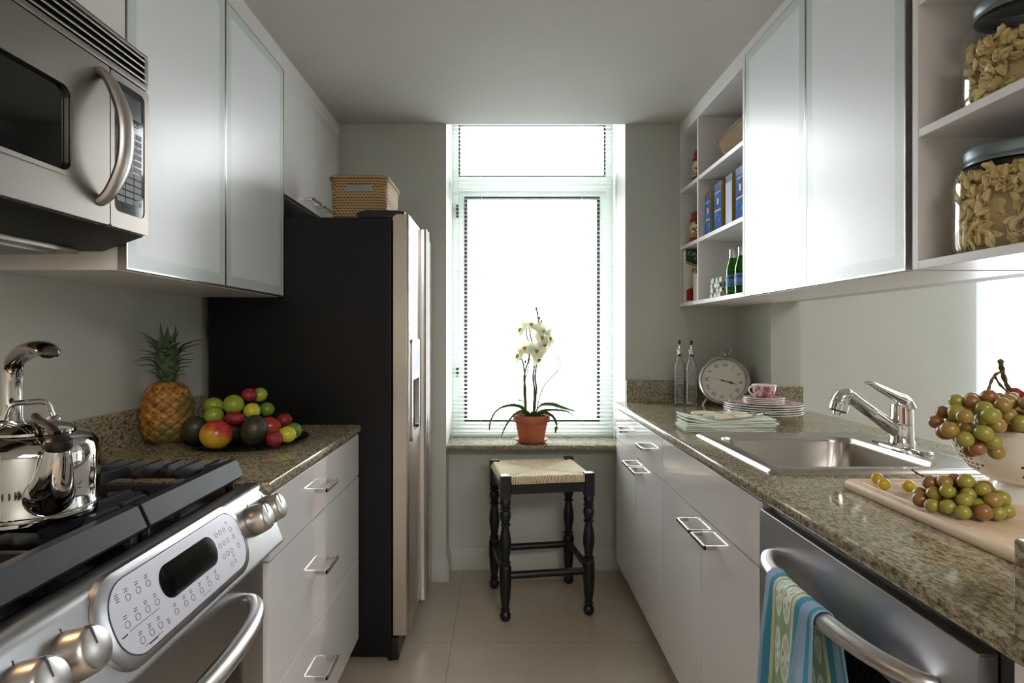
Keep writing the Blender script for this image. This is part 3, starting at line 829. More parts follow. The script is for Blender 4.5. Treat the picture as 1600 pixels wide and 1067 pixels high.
# column and grip (local +x points to the spout)
b = MB()
pts = catmull([(-.086, 0, .118), (-.094, 0, .16), (-.096, 0, .20), (-.090, 0, .232), (-.072, 0, .243)], 6)
b.tube(pts, .012, 12, sec=[(.45*math.cos(2*PI*k/12), 1.15*math.sin(2*PI*k/12)) for k in range(12)], up=(1, 0, 0))
kobj('handle_strap', b, M_['kettle'])
b = MB(); pts = catmull([(-.094, 0, .225), (-.084, 0, .240), (-.05, 0, .252), (-.005, 0, .262), (.045, 0, .266), (.078, 0, .262), (.09, 0, .255)], 6); n_ = len(pts)
rad = [.010+.009*math.sin(PI*min(1, k/(n_-1)*1.0)**1.2) for k in range(n_)]; rad[-1] = .005
b.tube(pts, rad, 14, sec=[(.62*math.cos(2*PI*k/14), 1.1*math.sin(2*PI*k/14)) for k in range(14)], up=(0, 0, 1))
kobj('handle_grip', b, mat('dark polished grip', (120, 116, 114), .12, 1))
b = MB(); pts = catmull([(.082, 0, .045), (.100, 0, .062), (.112, 0, .085), (.120, 0, .108), (.124, 0, .122)], 6); n_ = len(pts)
rad = [.034-.020*(k/(n_-1))**.8 for k in range(n_)]
b.tube(pts, rad, 22); b.sphere((.084, 0, .046), (.030, .034, .034), 24, 14)
spt = kobj('spout', b, M_['kettle'])
b = MB(); KM = Matrix.Translation((.124, 0, .120)) @ Matrix.Rotation(.18, 4, 'Y')
b.lathe([(.0, -.002), (.0165, -.002), (.0185, .004), (.017, .013), (.010, .019), (0, .020)], 24, KM)
b.tube(catmull([(.12, 0, .139), (.09, 0, .148), (.045, 0, .152), (.02, 0, .158)], 4), [.006]*13, 8)
kobj('spout_cap', b, M_['blackplastic'], spt)
# ================================================================== base cabinets on the right
XC = .585
c = thing('base_cabinet', 'white base cabinet with two drawers over two doors next to the window', 'cabinet', (.9, 2.6, 0))
b = MB(); b.box(.607, XR-.002, 2.161, 3.028, .10, .883); b.box(.66, XR-.002, 2.161, 3.028, 0, .10); obj('body', b, M_['white'], c)
for a, e, h0, h1 in ((2.590, 3.027, 2.76, 2.88), (2.162, 2.587, 2.33, 2.45)):
    d = obj('drawer', MB().box(XC, .606, a, e, .729, .880, .0012), M_['gloss'], c); loop_handle(d, XC, h0, h1, .805, .036, -1)
for a, e, h0, h1 in ((2.590, 3.027, 2.60, 2.72), (2.162, 2.587, 2.465, 2.585)):
    d = obj('door', MB().box(XC, .606, a, e, .104, .7245, .0012), M_['gloss'], c); loop_handle(d, XC, h0, h1, .676, .036, -1)
c = thing('base_cabinet', 'white sink base cabinet with wide false front beside the dishwasher', 'cabinet', (.9, 1.74, 0))
b = MB(); b.box(.607, XR-.002, 1.328, 1.345, .10, .883); b.box(.607, XR-.002, 2.142, 2.159, .10, .883); b.box(.607, XR-.002, 1.345, 2.142, .10, .118); b.box(.607, .62, 1.345, 2.142, .118, .883); b.box(.66, XR-.002, 1.328, 2.159, 0, .10)
obj('body', b, M_['white'], c)
obj('false_front', MB().box(XC, .606, 1.330, 2.158, .729, .880, .0012), M_['gloss'], c)
for a, e, h0, h1 in ((1.741, 2.158, 1.745, 1.868), (1.330, 1.737, 1.611, 1.733)):
    d = obj('door', MB().box(XC, .606, a, e, .104, .7245, .0012), M_['gloss'], c); loop_handle(d, XC, h0, h1, .676, .036, -1)
c = thing('end_panel', 'white cabinet end panel on the near side of the dishwasher', 'panel', (.9, .668, 0))
obj('panel', MB().box(.59, XR, .652, .682, 0, .883, .001), M_['white'], c)

# ------------------------------------------------------------------ dishwasher
dw = thing('dishwasher', 'stainless dishwasher with bowed handle under the granite counter', 'dishwasher', (.9, 1.0, 0))
obj('tub', MB().box(.602, 1.15, .687, 1.324, .02, .878, .003), M_['blackplastic'], dw)
b = MB(); o = rrect(.716, 1.321, .11, .869, .006, 4); i_ = rrect(.76, 1.262, .20, .742, .012, 4)
b.ring(o, i_, 'x', .575, .60); b.mi = 0
dd = obj('door', b, M_['steeldw'], dw)
obj('door_inset', MB().prism(i_, 'x', .580, .598), M_['blackgloss'], dd)
obj('top_control_strip', MB().box(.600, .66, .716, 1.321, .8695, .874), M_['blackplastic'], dd)
# shallow scoops where the handle meets the door
pts = catmull([(.576, 1.252, .792), (.556, 1.238, .793), (.532, 1.18, .794), (.519, 1.10, .795), (.514, 1.018, .795), (.519, .936, .795), (.532, .856, .794), (.556, .798, .793), (.576, .784, .792)], 6)
n_ = len(pts); rad = [.0115+.004*math.sin(PI*k/(n_-1)) for k in range(n_)]
obj('handle', MB().tube(pts, rad, 20), M_['satin'], dd)
obj('top_edge', MB().box(.5752, .602, .716, 1.321, .8655, .8705, .0018), M_['alu'], dd)
obj('toe_kick', MB().box(.64, .655, .69, 1.32, 0, .10), M_['blackplastic'], dw)

# towel over the handle
tw = thing('dish_towel', 'blue and green printed towel hanging over the dishwasher handle', 'towel', (.52, 1.15, .40))
def bow(y):     # handle centre line x at y
    t = (y-1.018)/.234; return .514+.062*abs(t)**2.6
def towel(u, v):
    # u across (far edge 0 -> near edge 1), v along the cloth: back hem -> over the bar -> front hem
    y = 1.128-.178*u
    hx = bow(y); r = .0185
    L0, L1 = .20, .46; arc = PI*r; s = v*(L0+arc+L1)
    fold = .006*math.sin(u*9+.6)+.004*math.sin(u*17)
    if s < L0: x = hx+r+.002+.3*fold; z = .795-(L0-s)
    elif s < L0+arc:
        a = (s-L0)/r; x = hx+r*math.cos(a); z = .795+r*math.sin(a)
    else:
        d = s-L0-arc; x = hx-r-fold*min(1, d/.1)-.012*min(1, d/.2); z = .795-d
        y = y+(.0-.012*(u-.5))*min(1, d/.3)+.010*math.sin(d*6)*(u-.5)
    if s < L0: y -= .030*min(1, (L0-s)/.1)+.010
    return (x, y, z)
bm_ = MB(); bm_.grid(towel, 30, 70)
uvl = bm_.bm.loops.layers.uv.new('UVMap')
# uv from construction order
k = 0
bm_.bm.verts.ensure_lookup_table()
uvs = {v.index: None for v in bm_.bm.verts}
vi = 0
for v in bm_.bm.verts: uvs[v.index] = ((vi//71)/30, (vi % 71)/70); vi += 1
for f in bm_.bm.faces:
    for lp in f.loops: lp[uvl].uv = uvs[lp.vert.index]
obj('cloth', bm_, M_['towel'], tw, ang=180, mods=[('SOLIDIFY', dict(thickness=.0022, offset=0))])

# ------------------------------------------------------------------ countertop with sink cut-out
SX0, SX1, SY0, SY1 = .690, 1.150, 1.485, 1.965
b = MB()
b.prism([(.61, .884), (.584, .884), (.5795, .888), (.578, .892), (.578, .908), (.5795, .912), (.584, .914), (.61, .914)], 'y', .655, YF)
b.box(.61, SX0, .655, YF, .884, .914); b.box(SX1, XR, .655, YF, .884, .914)
b.box(SX0, SX1, .655, SY0, .884, .914); b.box(SX0, SX1, SY1, YF, .884, .914)
b.box(XR, 1.386, .655, 2.652, .884, .914, .0)
ct = obj('countertop', b, M_['granite']); tag(ct, 'long speckled granite countertop around the sink', 'countertop')
bs = obj('backsplash', MB().box(.632, XR-.021, YF-.02, YF, .914, 1.026, .0015), M_['granite']); tag(bs, 'low granite backsplash on the wall right of the window behind the glass bottles', 'backsplash')
bs = obj('backsplash', MB().box(XR-.02, XR, 2.656, YF, .914, 1.026, .0015), M_['granite']); tag(bs, 'short granite backsplash on the right wall behind the clock', 'backsplash')
bs = obj('backsplash', MB().box(XR-.004, XR+.134, 2.634, 2.653, .914, 1.026, .0015), M_['granite']); tag(bs, 'granite backsplash piece on the wall end behind the teacup and plates', 'backsplash')
bs = obj('backsplash', MB().box(.580, XR, .652, .672, .9145, 1.026, .003), M_['granite']); tag(bs, 'upright granite side splash at the near end of the counter by the cutting board', 'backsplash')

# ------------------------------------------------------------------ sink
sk = thing('sink', 'square stainless drop-in sink set into the granite counter', 'sink', (.95, 1.74, .914))
def L(x0, x1, y0, y1, r, z): return [(p[0], p[1], z) for p in rrect(x0, x1, y0, y1, r, 8)]
b = MB()
b.loft([L(.658, 1.245, 1.447, 2.032, .024, .9142), L(.6605, 1.2425, 1.4495, 2.0295, .024, .9185), L(.6655, 1.2375, 1.4545, 2.0245, .024, .9230), L(.672, 1.231, 1.461, 2.018, .024, .9255), L(.680, 1.223, 1.469, 2.010, .03, .9255), L(.6995, 1.205, 1.4985, 1.985, .050, .9232), L(.7000, 1.170, 1.4995, 1.962, .055, .9232),
        L(.7015, 1.128, 1.501, 1.950, .058, .9225), L(.704, 1.124, 1.504, 1.946, .058, .9170), L(.707, 1.121, 1.507, 1.943, .058, .905), L(.714, 1.114, 1.514, 1.936, .06, .76), L(.728, 1.100, 1.528, 1.922, .06, .742), L(.76, 1.07, 1.56, 1.89, .05, .736)], False, True)
obj('basin', b, M_['sinksteel'], sk, mods=[])
b = MB(); b.lathe([(0, .7375), (.028, .7375), (.030, .739), (.042, .7395), (.044, .7375)], 32, Matrix.Translation((.914, 1.725, 0))); obj('drain', b, M_['chrome'], sk)

# ------------------------------------------------------------------ faucet
FX, FY, FZ = 1.178, 1.745, .9222
ft = thing('faucet', 'chrome pull-out kitchen faucet standing behind the sink', 'faucet', (FX, FY, FZ))
P = [(FX-.030*math.cos(t)*1.0, 0, 0) for t in (0,)]
def capsule(rx, ry, z): 
    q = []
    for i in range(40):
        t = 2*PI*i/40; cx = math.copysign(abs(math.cos(t))**.9, math.cos(t)); q.append((FX+.005+rx*cx, FY+.012+ry*math.copysign(abs(math.sin(t))**.75, math.sin(t)), z))
    return q
b = MB(); b.loft([capsule(.030, .125, FZ), capsule(.030, .125, FZ+.004), capsule(.026, .12, FZ+.008), capsule(.02, .11, FZ+.009)], True, True); obj('deck_plate', b, M_['chrome'], ft)
b = MB(); b.lathe([(0, .008), (.033, .008), (.033, .022), (.0305, .026), (.0295, .07), (.0295, .0725), (.030, .0735), (.030, .0755), (.0295, .077), (.0285, .122), (.027, .13), (0, .134)], 40, Matrix.Translation((FX, FY, FZ)))
obj('body', b, M_['chrome'], ft)
b = MB()
pts = catmull([(FX+.014, FY-.004, FZ+.118), (FX+.004, FY-.002, FZ+.142), (FX-.020, FY, FZ+.155), (FX-.06, FY+.002, FZ+.176), (FX-.088, FY+.004, FZ+.191), (FX-.106, FY+.004, FZ+.194)], 7); n_ = len(pts)
rad = [.0275*(1-k/(n_-1))**1.1+.0050+.0022*math.sin(PI*min(1, k/(n_-1)))**.5 for k in range(n_)]
b.tube(pts, rad, 18, sec=[(.62*math.cos(2*PI*k/18), 1.15*math.sin(2*PI*k/18)) for k in range(18)], up=(0, 0, 1)); obj('lever', b, M_['chrome'], ft)
b = MB()
p0 = Vector((FX-.006, FY, FZ+.045)); p1 = Vector((FX-.150, FY-.004, FZ+.148)); dv = (p1-p0)
b.tube([p0, p0+dv*.12, p0+dv*.55, p0+dv*.56, p0+dv*.58, p0+dv*.59, p1], [.023, .0205, .0175, .0168, .0168, .0178, .0168], 24); obj('spout', b, M_['chrome'], ft)
b = MB()
h0 = p1-dv.normalized()*.012
b.tube(catmull([h0, p1+Vector((-.012, 0, .009)), p1+Vector((-.026, 0, .004)), p1+Vector((-.034, 0, -.012)), p1+Vector((-.040, 0, -.034))], 6), [.0175]*6+[.020]*6+[.0235]*6+[.0255]*7, 24)
hd = obj('spray_head', b, M_['chrome'], ft)
e0 = p1+Vector((-.0402, 0, -.035)); b = MB(); b.cyl(e0, e0+Vector((-.0012, 0, -.004)), .0245); obj('rubber_ring', b, M_['blackplastic'], hd)
b = MB(); e1 = e0+Vector((-.0012, 0, -.004)); b.cyl(e1, e1+Vector((-.003, 0, -.009)), .0125, .0115); obj('aerator', b, M_['chrome'], hd)

# ------------------------------------------------------------------ wall cabinets and open shelves on the right
XU = .908
tr = MB().box(XU+.003, XR, .8, YF, 2.304, H); struct('trim_3', tr, M_['white'])
c = thing('wall_cabinet', 'right wall cabinet with two bright frosted glass doors above the sink', 'cabinet', (1.06, 1.77, 1.40))
b = MB(); b.box(.930, XR, 1.331, 1.349, 1.40, 2.303); b.box(.930, XR, 2.196, 2.214, 1.40, 2.303); b.box(.930, XR, 1.349, 2.196, 1.40, 1.418); b.box(.930, XR, 1.349, 2.196, 2.285, 2.303); b.box(XR-.012, XR, 1.349, 2.196, 1.418, 2.285)
for z in (1.687, 1.974): b.box(.935, XR-.012, 1.349, 2.196, z, z+.018)
obj('body', b, M_['white'], c)
glass_door(c, XU, .9285, 1.774, 2.2125, 1.402, 2.301, '')
glass_door(c, XU, .9285, 1.333, 1.771, 1.402, 2.301, '')
def shelves(name, label, y0, y1, divs):
    c = thing(name, label, 'shelf', (1.06, (y0+y1)/2, 1.40))
    b = MB(); b.box(XU, XR, y0, y0+.018, 1.40, 2.303, .0008); b.box(XU, XR, y1-.018, y1, 1.40, 2.303, .0008)
    b.box(XU, XR, y0+.018, y1-.018, 1.40, 1.418, .0008); b.box(XU, XR, y0+.018, y1-.018, 2.266, 2.303, .0008)
    b.box(XR-.008, XR, y0+.018, y1-.018, 1.418, 2.266)
    obj('carcass', b, M_['white'], c)
    for d in divs: obj('divider', MB().box(XU, XR-.008, d-.009, d+.009, 1.418, 2.266, .0008), M_['white'], c)
    ed = [y0+.018]+[k for d in divs for k in (d-.009, d+.009)]+[y1-.018]
    for i in range(0, len(ed), 2):
        for z in (1.687, 1.974): obj('shelf_board', MB().box(XU+.001, XR-.008, ed[i], ed[i+1], z, z+.018, .0008), M_['white'], c)
    return c
shelves('open_shelf_unit', 'white open shelf unit with pasta boxes, baskets and bottles beside the window', 2.216, 3.028, [2.748])
shelves('open_shelf_unit', 'white open shelf unit holding two big pasta jars at upper right', .85, 1.310, [])

# ================================================================== things on the right counter
CZ = .914
# glass oil bottles
def bottle_parts(t):
    X = lambda b, n, m, p=t: obj(n, b, m, p, world=False)
    b = MB(); pr = [(0, .004), (.022, .003), (.0255, .006)]
    z = .012
    while z < .17: pr += [(.0262, z), (.0262, z+.006), (.0250, z+.0085)]; z += .0105
    pr += [(.026, .185), (.024, .20), (.0135, .222), (.0115, .232), (.0115, .255), (.0135, .257), (.0135, .263), (.0105, .264), (.0095, .232), (.011, .222), (.021, .198), (.0232, .184), (.0232, .012), (0, .010)]
    b.lathe(pr, 32); X(b, 'bottle', M_['glass'])
    b = MB(); b.lathe([(0, .250), (.0095, .250), (.0095, .266), (.015, .267), (.015, .270), (.006, .272), (.004, .278), (.0036, .296), (0, .296)], 20); sp = X(b, 'pourer', M_['chrome'])
    b = MB(); b.lathe([(0, .295), (.0055, .295), (.0062, .300), (.0062, .313), (.004, .317), (0, .318)], 16); X(b, 'stopper', M_['blackplastic'], sp)
    b = MB(); b.lathe([(0, .238), (.009, .238), (.0094, .250), (0, .250)], 16); X(b, 'rubber_plug', M_['blackplastic'], sp)
t = thing('oil_bottle', 'tall clear glass oil bottle farther left by the window wall', 'bottle', (.868, 2.895, CZ), group='glass oil bottles'); bottle_parts(t)
dup(t, (.912, 2.852, CZ), label='tall clear glass oil bottle standing right beside the clock', group='glass oil bottles')

# clock
CN = Vector((-.48, -.87, .10)).normalized(); CC = Vector((1.062, 2.84, 1.037))
xl = Vector((0, 0, 1)).cross(CN).normalized(); MCK = frame_mat(CC, xl, CN) @ Matrix.Rotation(R(-4), 4, 'Z')
ck = thing('mantel_clock', 'round silver clock with roman numerals standing on the counter', 'clock', M=MCK)
def K(b, n, m, p=ck): return obj(n, b, m, p, world=False)
b = MB(); b.lathe([(0, -.046), (.104, -.046), (.110, -.042), (.1115, -.014), (.1185, -.011), (.1205, -.006), (.1185, -.001), (.115, .0005), (.1165, .004), (.115, .009), (.110, .0115), (.105, .010), (.101, .004), (.0985, -.002)], 64); K(b, 'case', M_['nickel'])
b = MB(); b.lathe([(0, -.0015), (.099, -.0015)], 64); K(b, 'dial', M_['clockface'])
b = MB(); rn = ['XII', 'I', 'II', 'III', 'IIII', 'V', 'VI', 'VII', 'VIII', 'IX', 'X', 'XI']
for i, s_ in enumerate(rn):
    a = -2*PI*i/12
    text_mesh(s_, .025, M_['blackplastic'], ck, MCK @ Matrix.Rotation(a, 4, 'Z') @ Matrix.Translation((0, .076, -.0011)) @ Matrix.Diagonal((.8, 1, 1, 1)), 'numeral')
for i in range(60):
    b.box(-.0004, .0004, .0915, .0955, -.0014, -.0009, M=Matrix.Rotation(-2*PI*i/60, 4, 'Z'))
K(b, 'minute_track', M_['darkline'])
def hand(n, a, pts, z):
    b = MB(); b.prism(pts, 'z', z, z+.0008, M=Matrix.Rotation(R(-a), 4, 'Z')); K(b, n, M_['blackplastic'])
hand('hour_hand', 99, [(-.0022, -.012), (-.0022, .025), (-.006, .036), (0, .052), (.006, .036), (.0022, .025), (.0022, -.012)], .0006)
hand('minute_hand', 100, [(-.0016, -.016), (-.0014, .05), (0, .074), (.0014, .05), (.0016, -.016)], .0016)
hand('second_hand', 281, [(-.0005, -.018), (-.0003, .07), (.0003, .07), (.0005, -.018)], .0026)
b = MB(); b.cyl((0, 0, -.001), (0, 0, .0042), .0045); K(b, 'hand_pin', M_['blackplastic'])
b = MB(); b.lathe([(.0, .0055), (.1005, .0045)], 64); K(b, 'glass_cover', M_['pane'])
b = MB(); b.cyl((0, .118, -.010), (0, .126, -.010), .010, .008); b.sphere((0, .128, -.010), (.007, .005, .007))
b.tube([(.021*math.sin(R(a)), .1485-.021*math.cos(R(a)), -.010) for a in range(24, 337, 12)], .0018, 8); b.sphere((.0085, .1293, -.010), .0035); b.sphere((-.0085, .1293, -.010), .0035); b.sphere((0, .1695, -.010), .004)
K(b, 'ring_bow', M_['nickel'])
# feet: local points down -> compute vertical leg ends
dn = (MCK.inverted().to_3x3() @ Vector((0, 0, -1))).normalized()
for a in (-38, 38):
    s0 = Vector((.106*math.sin(R(a)), -.106*math.cos(R(a)), -.018)); w0 = MCK @ s0
    e = Vector((w0.x, w0.y, CZ)) + (w0-CC)*Vector((.35, .35, 0))
    obj('foot', MB().tube([w0, e+Vector((0, 0, .006)), e], [.0075, .0085, .0095], 14), M_['nickel'], ck)

# plates on a footed stand, saucers, cup
PX, PY = 1.034, 2.347
st = thing('footed_stand', 'white china footed cake stand under the pink plates', 'cake stand', (PX, PY, CZ))
b = MB(); b.lathe([(0, 0), (.062, 0), (.064, .003), (.058, .006), (.048, .009), (.045, .013), (.055, .018), (.078, .022), (.082, .025), (.078, .027), (0, .027)], 48); obj('stand', b, M_['china'], st, world=False)
def plate_mesh(r, rim=.011):
    b = MB(); b.mi = 0
    b.lathe([(0, 0), (r*.60, 0), (r*.62, .0012), (r*.74, .0042), (r*.97, rim-.0026), (r*.995, rim-.0012), (r, rim+.0006), (r*.995, rim+.0022), (r*.985, rim+.0026)], 56)
    b.mi = 1; b.lathe([(r*.985, rim+.0026), (r*.95, rim+.0018), (r*.74, .0074), (r*.63, .0042), (0, .0036)], 56); return b
pn = ['lowest pink-rimmed dinner plate of the stack, resting on the white stand', 'second pink-rimmed dinner plate up from the white stand', 'middle pink-rimmed dinner plate of the five stacked on the stand', 'second pink-rimmed dinner plate down from the top of its stack', 'topmost pink-rimmed dinner plate, directly under the small saucers']
pm = None
for i in range(5):
    if pm is None:
        o = obj('dinner_plate', plate_mesh(.147, .012), [M_['china'], M_['transfer']]); pm = o
    else: o = pm.copy(); COL.objects.link(o)
    o.location = (PX+.0012*math.sin(i*2.3), PY+.001*math.cos(i*3), CZ+.0272+.0085*i); o.rotation_euler.z = i*.7
    tag(o, pn[i], 'plate', 'stack of pink dinner plates')
sn = ['lowest small pink saucer, lying on the dinner plates', 'second small pink saucer from the bottom of its stack', 'third small pink saucer, second from the teacup', 'topmost small pink saucer, directly under the teacup']
sm = None; SZ = CZ+.0272+.0085*4+.0042
for i in range(4):
    if sm is None:
        o = obj('saucer', plate_mesh(.077, .010), [M_['china'], M_['transfer']]); sm = o
    else: o = sm.copy(); COL.objects.link(o)
    o.location = (PX+.001*math.cos(i*2), PY-.005, SZ+.0070*i); o.rotation_euler.z = i
    tag(o, sn[i], 'saucer', 'stack of pink saucers')
cup = thing('teacup', 'pink and white patterned teacup on top of the saucer stack', 'cup', (PX+.002, PY-.005, SZ+.0070*3+.0042))
b = MB(); b.mi = 1; b.lathe([(.0, .0006), (.026, .0), (.027, .003), (.030, .006), (.038, .016), (.0430, .034), (.0462, .052)], 48)
b.mi = 0; b.lathe([(.0462, .052), (.0470, .0545), (.0458, .0560), (.0440, .0545), (.040, .034), (.032, .014), (0, .008)], 48); obj('cup', b, [M_['china'], M_['transfer']], cup, world=False)
b = MB(); b.tube(catmull([(-.043, -.010, .046), (-.058, -.014, .049), (-.066, -.016, .038), (-.060, -.014, .024), (-.041, -.010, .016), (-.036, -.009, .014)], 5), .0038, 10); obj('handle', b, M_['china'], cup, world=False)

# folded napkins
nn = ['lowest folded pale green napkin lying on the granite', 'second folded green napkin up from the granite', 'third folded green napkin from the bottom', 'fourth folded green napkin from the bottom', 'fifth folded green napkin, second below the cutlery', 'sixth folded green napkin, just under the top one', 'top folded green napkin with curled corner, carrying the cutlery']
NX0, NX1, NY0, NY1 = .648, .962, 2.072, 2.198
for i in range(7):
    random.seed(40+i)
    z0 = CZ+.0004+.0066*i; j = random.uniform(-.004, .004); jx = random.uniform(-.006, .006); jr = random.uniform(-.006, .010)
    b = MB(); loops = []
    for k in range(25):
        u = k/24; x = NX0+jx+(NX1-NX0+jr)*u
        sag = (-.007*math.sin(PI*min(1, max(0, (u-.05)/.75)))**2)*(i/6)**1.4 + (.012*(i/6)**2 if i > 4 else .003*i/6)*max(0, 1-u/.18)
        yo = .0015*math.sin(u*7+i)
        zc = z0+.0032+sag
        y0_, y1_ = NY0+j+yo, NY1+j+yo
        q = rrect(y0_, y1_, zc-.0031, zc+.0031, .0030, 3)
        hem = .0012*math.sin(u*21+i*2)
        loops.append([(x, p[0]+(hem if p[0] < NY0+.02 else 0), p[1]+.004*(i/6)*((p[0]-NY0)/.126-.5)*math.sin(u*3)) for p in q])
    b.loft(loops)
    for k, (y, dz) in enumerate(((NY0+j+.02, 0), (NY0+j+.085, .001), (NY0+j+.15, 0))):   # soft fold ends
        pass
    o = obj('folded_napkin', b, M_['napkin'], ang=60); tag(o, nn[i], 'napkin', 'stack of green napkins')

# ivory handled cutlery
def cutlery(name, label, p0, p1, kind, z):
    p0 = Vector((*p0, z)); d = Vector((*p1, z))-p0; ang = math.atan2(d.y, d.x)
    t = thing(name, label, 'fork' if kind == 'fork' else 'spoon' if kind == 'spoon' else 'knife', p0, ang)
    X = lambda b, n, m: obj(n, b, m, t, world=False)
    b = MB(); pts = [(0, 0, 0), (.004, 0, 0), (.02, 0, .001), (.05, 0, .002), (.078, 0, .001), (.084, 0, .001)]
    b.tube(pts, [.005, .0090, .0105, .0095, .0070, .0060], 14, sec=[(.72*math.cos(2*PI*k/14), 1.15*math.sin(2*PI*k/14)) for k in range(14)], up=(0, 0, 1)); X(b, 'handle', M_['ivory'])
    b = MB(); b.cyl((.083, 0, .001), (.089, 0, .001), .0062, .0052, 14)
    b.tube([(.088, 0, .001), (.11, 0, .003), (.128, 0, .006)], [.0034, .0026, .003], 10)
    if kind == 'fork':
        b.prism([(.124, -.003), (.132, -.010), (.146, -.0115), (.146, .0115), (.132, .010), (.124, .003)], 'z', .0052, .0068)
        for s_ in (-.0098, -.0033, .0033, .0098): b.tube([(.145, s_, .006), (.165, s_, .009), (.186, s_*.95, .0075)], [.0015, .0014, .0006], 6)
    elif kind == 'spoon':
        b.ball((.150, 0, .006), (.026, .0165, .0035))
    else:
        b.prism([(.110, -.006), (.12, -.009), (.20, -.0095), (.215, -.004), (.215, .001), (.11, .004)], 'z', .0022, .0036)
    X(b, 'blade' if kind == 'knife' else 'tines' if kind == 'fork' else 'spoon_bowl', M_['chrome'])
    return t
zc = CZ+.0066*7+.0075
cutlery('fork', 'ivory-handled fork at the back, its handle toward the window wall', (.695, 2.174), (.86, 2.189), 'fork', zc+.002)
cutlery('fork', 'ivory-handled fork lying in the middle of the cutlery pile', (.728, 2.140), (.88, 2.160), 'fork', zc-.003)
cutlery('knife', 'ivory-handled knife crossing under the middle fork', (.760, 2.119), (.90, 2.166), 'knife', zc-.006)
cutlery('fork', 'ivory-handled fork with tines pointing at the plates, above the knife', (.80, 2.136), (.93, 2.161), 'fork', zc+.003)
cutlery('spoon', 'ivory-handled spoon nearest the sink on the napkins', (.752, 2.085), (.88, 2.123), 'spoon', zc-.005)
cutlery('fork', 'ivory-handled fork at the front, beside the spoon', (.822, 2.093), (.93, 2.136), 'fork', zc-.001)

# ------------------------------------------------------------------ cutting board, colander, grapes
BZ = .934
cb = thing('cutting_board', 'pale maple cutting board with juice groove lying on the counter', 'cutting board', (.97, 1.02, CZ))
b = MB(); o = rrect(.762, 1.195, .695, 1.330, .02, 6); i1 = rrect(.782, 1.175, .715, 1.310, .012, 6); i2 = rrect(.790, 1.167, .723, 1.302, .012, 6)
def lz(q, z): return [(p[0], p[1], z) for p in q]
ob = [(.9785+(p[0]-.9785)*.985, 1.0125+(p[1]-1.0125)*.99) for p in o]
b.loft([lz(ob, CZ+.0005), lz(o, CZ+.005), lz(o, BZ-.005), lz(ob, BZ), lz(i1, BZ), lz(rrect(.7845, 1.1725, .7175, 1.3075, .012, 6), BZ-.004), lz(rrect(.7875, 1.1695, .7205, 1.3045, .012, 6), BZ-.004), lz(i2, BZ)], True, True)
obj('board', b, M_['board'], cb)
OX, OY = 1.045, 1.160
co = thing('colander', 'white enamel colander filled with grapes on the cutting board', 'colander', (OX, OY, BZ))
b = MB(); b.lathe([(.060, .040), (.098, .058), (.124, .092), (.139, .128), (.142, .142), (.147, .146), (.150, .143), (.147, .139), (.143, .124), (.129, .088), (.103, .053), (.074, .036), (.0, .034)], 64); b.lathe([(.060, .040), (0, .040)], 64)
obj('bowl', b, M_['whiteenamel'], co, world=False)
b = MB(); b.lathe([(.066, .036), (.070, .030), (.072, .004), (.074, 0), (.070, 0), (.066, .006), (.064, .034)], 48); obj('foot_ring', b, M_['whiteenamel'], co, world=False)
b = MB()
def bowlpt(a, s): # s 0..1 along the outer wall
    P = [(.103, .053), (.129, .088), (.143, .124)]; k = s*2; i = min(1, int(k)); f = k-i
    r = P[i][0]+(P[i+1][0]-P[i][0])*f; z = P[i][1]+(P[i+1][1]-P[i][1])*f
    n = Vector((P[i+1][1]-P[i][1], 0, -(P[i+1][0]-P[i][0]))).normalized()
    return Vector((r*math.cos(a), r*math.sin(a), z)), Vector((n.x*math.cos(a), n.x*math.sin(a), n.z))
for base in range(6):
    a0 = R(232)+base*2*PI/6
    for j, s in enumerate((.10, .24, .38, .52, .66)):
        for i in range(-(4-abs(j-1))//2, (4-abs(j-1))//2+1):
            p, n = bowlpt(a0+(i+.5*(j % 2))*.105, s); b.cyl(p-n*.001, p+n*.0006, .0026, seg=10)
obj('drain_holes', b, M_['blackplastic'], co, world=False)['kind'] = 'stuff'
for a in (R(262), R(82)):
    b = MB(); cs = lambda r_, da, z: (r_*math.cos(a+da), r_*math.sin(a+da), z)
    b.tube(catmull([cs(.142, -.20, .118), cs(.160, -.17, .120), cs(.168, 0, .122), cs(.160, .17, .120), cs(.142, .20, .118)], 5), .005, 10); obj('handle', b, M_['nickel'], co, world=False)

GM = {}
for k in ('grapegreen', 'grapeblush', 'graperust', 'grapered', 'grapegold'):
    b = MB(); b.ball((0, 0, 0), (1, 1, 1.06), lambda d: 1-.03*max(0, d.z)**8, 3)
    b.sphere((0, 0, 1.05), (.09, .09, .05), 8, 6)
    me = bpy.data.meshes.new('grape'); b.bm.to_mesh(me); b.bm.free(); me.materials.append(M_[k])
    for p in me.polygons: p.use_smooth = True
    GM[k] = me
def bunch(name, label, loc, test, box, n, r, kinds, seed, stems, group=None):
    random.seed(seed)
    t = thing(name, label, 'grapes', loc, group=group); pts = []; tries = 0
    while len(pts) < n and tries < 60000:
        tries += 1
        p = Vector([random.uniform(*k) for k in box])
        if not test(p): continue
        if any((p-q).length < 1.60*r for q in pts): continue
        pts.append(p)
    for p in pts:
        o = bpy.data.objects.new('grape', GM[random.choice(kinds)]); COL.objects.link(o); o.parent = t
        o.location = p-Vector(loc); o.rotation_euler = [random.uniform(0, 6.28) for _ in range(3)]; s = r*random.uniform(.90, 1.06); o.scale = (s, s, s)
    for st_ in stems:
        b = MB(); c_ = catmull(st_[0], 5); m_ = len(c_); b.tube(c_, [st_[1]*(1+.25*math.sin(k*1.9))*(1.0-.25*k/m_) for k in range(m_)], 8); obj('stem', b, M_['grapestem'], t)
    return t
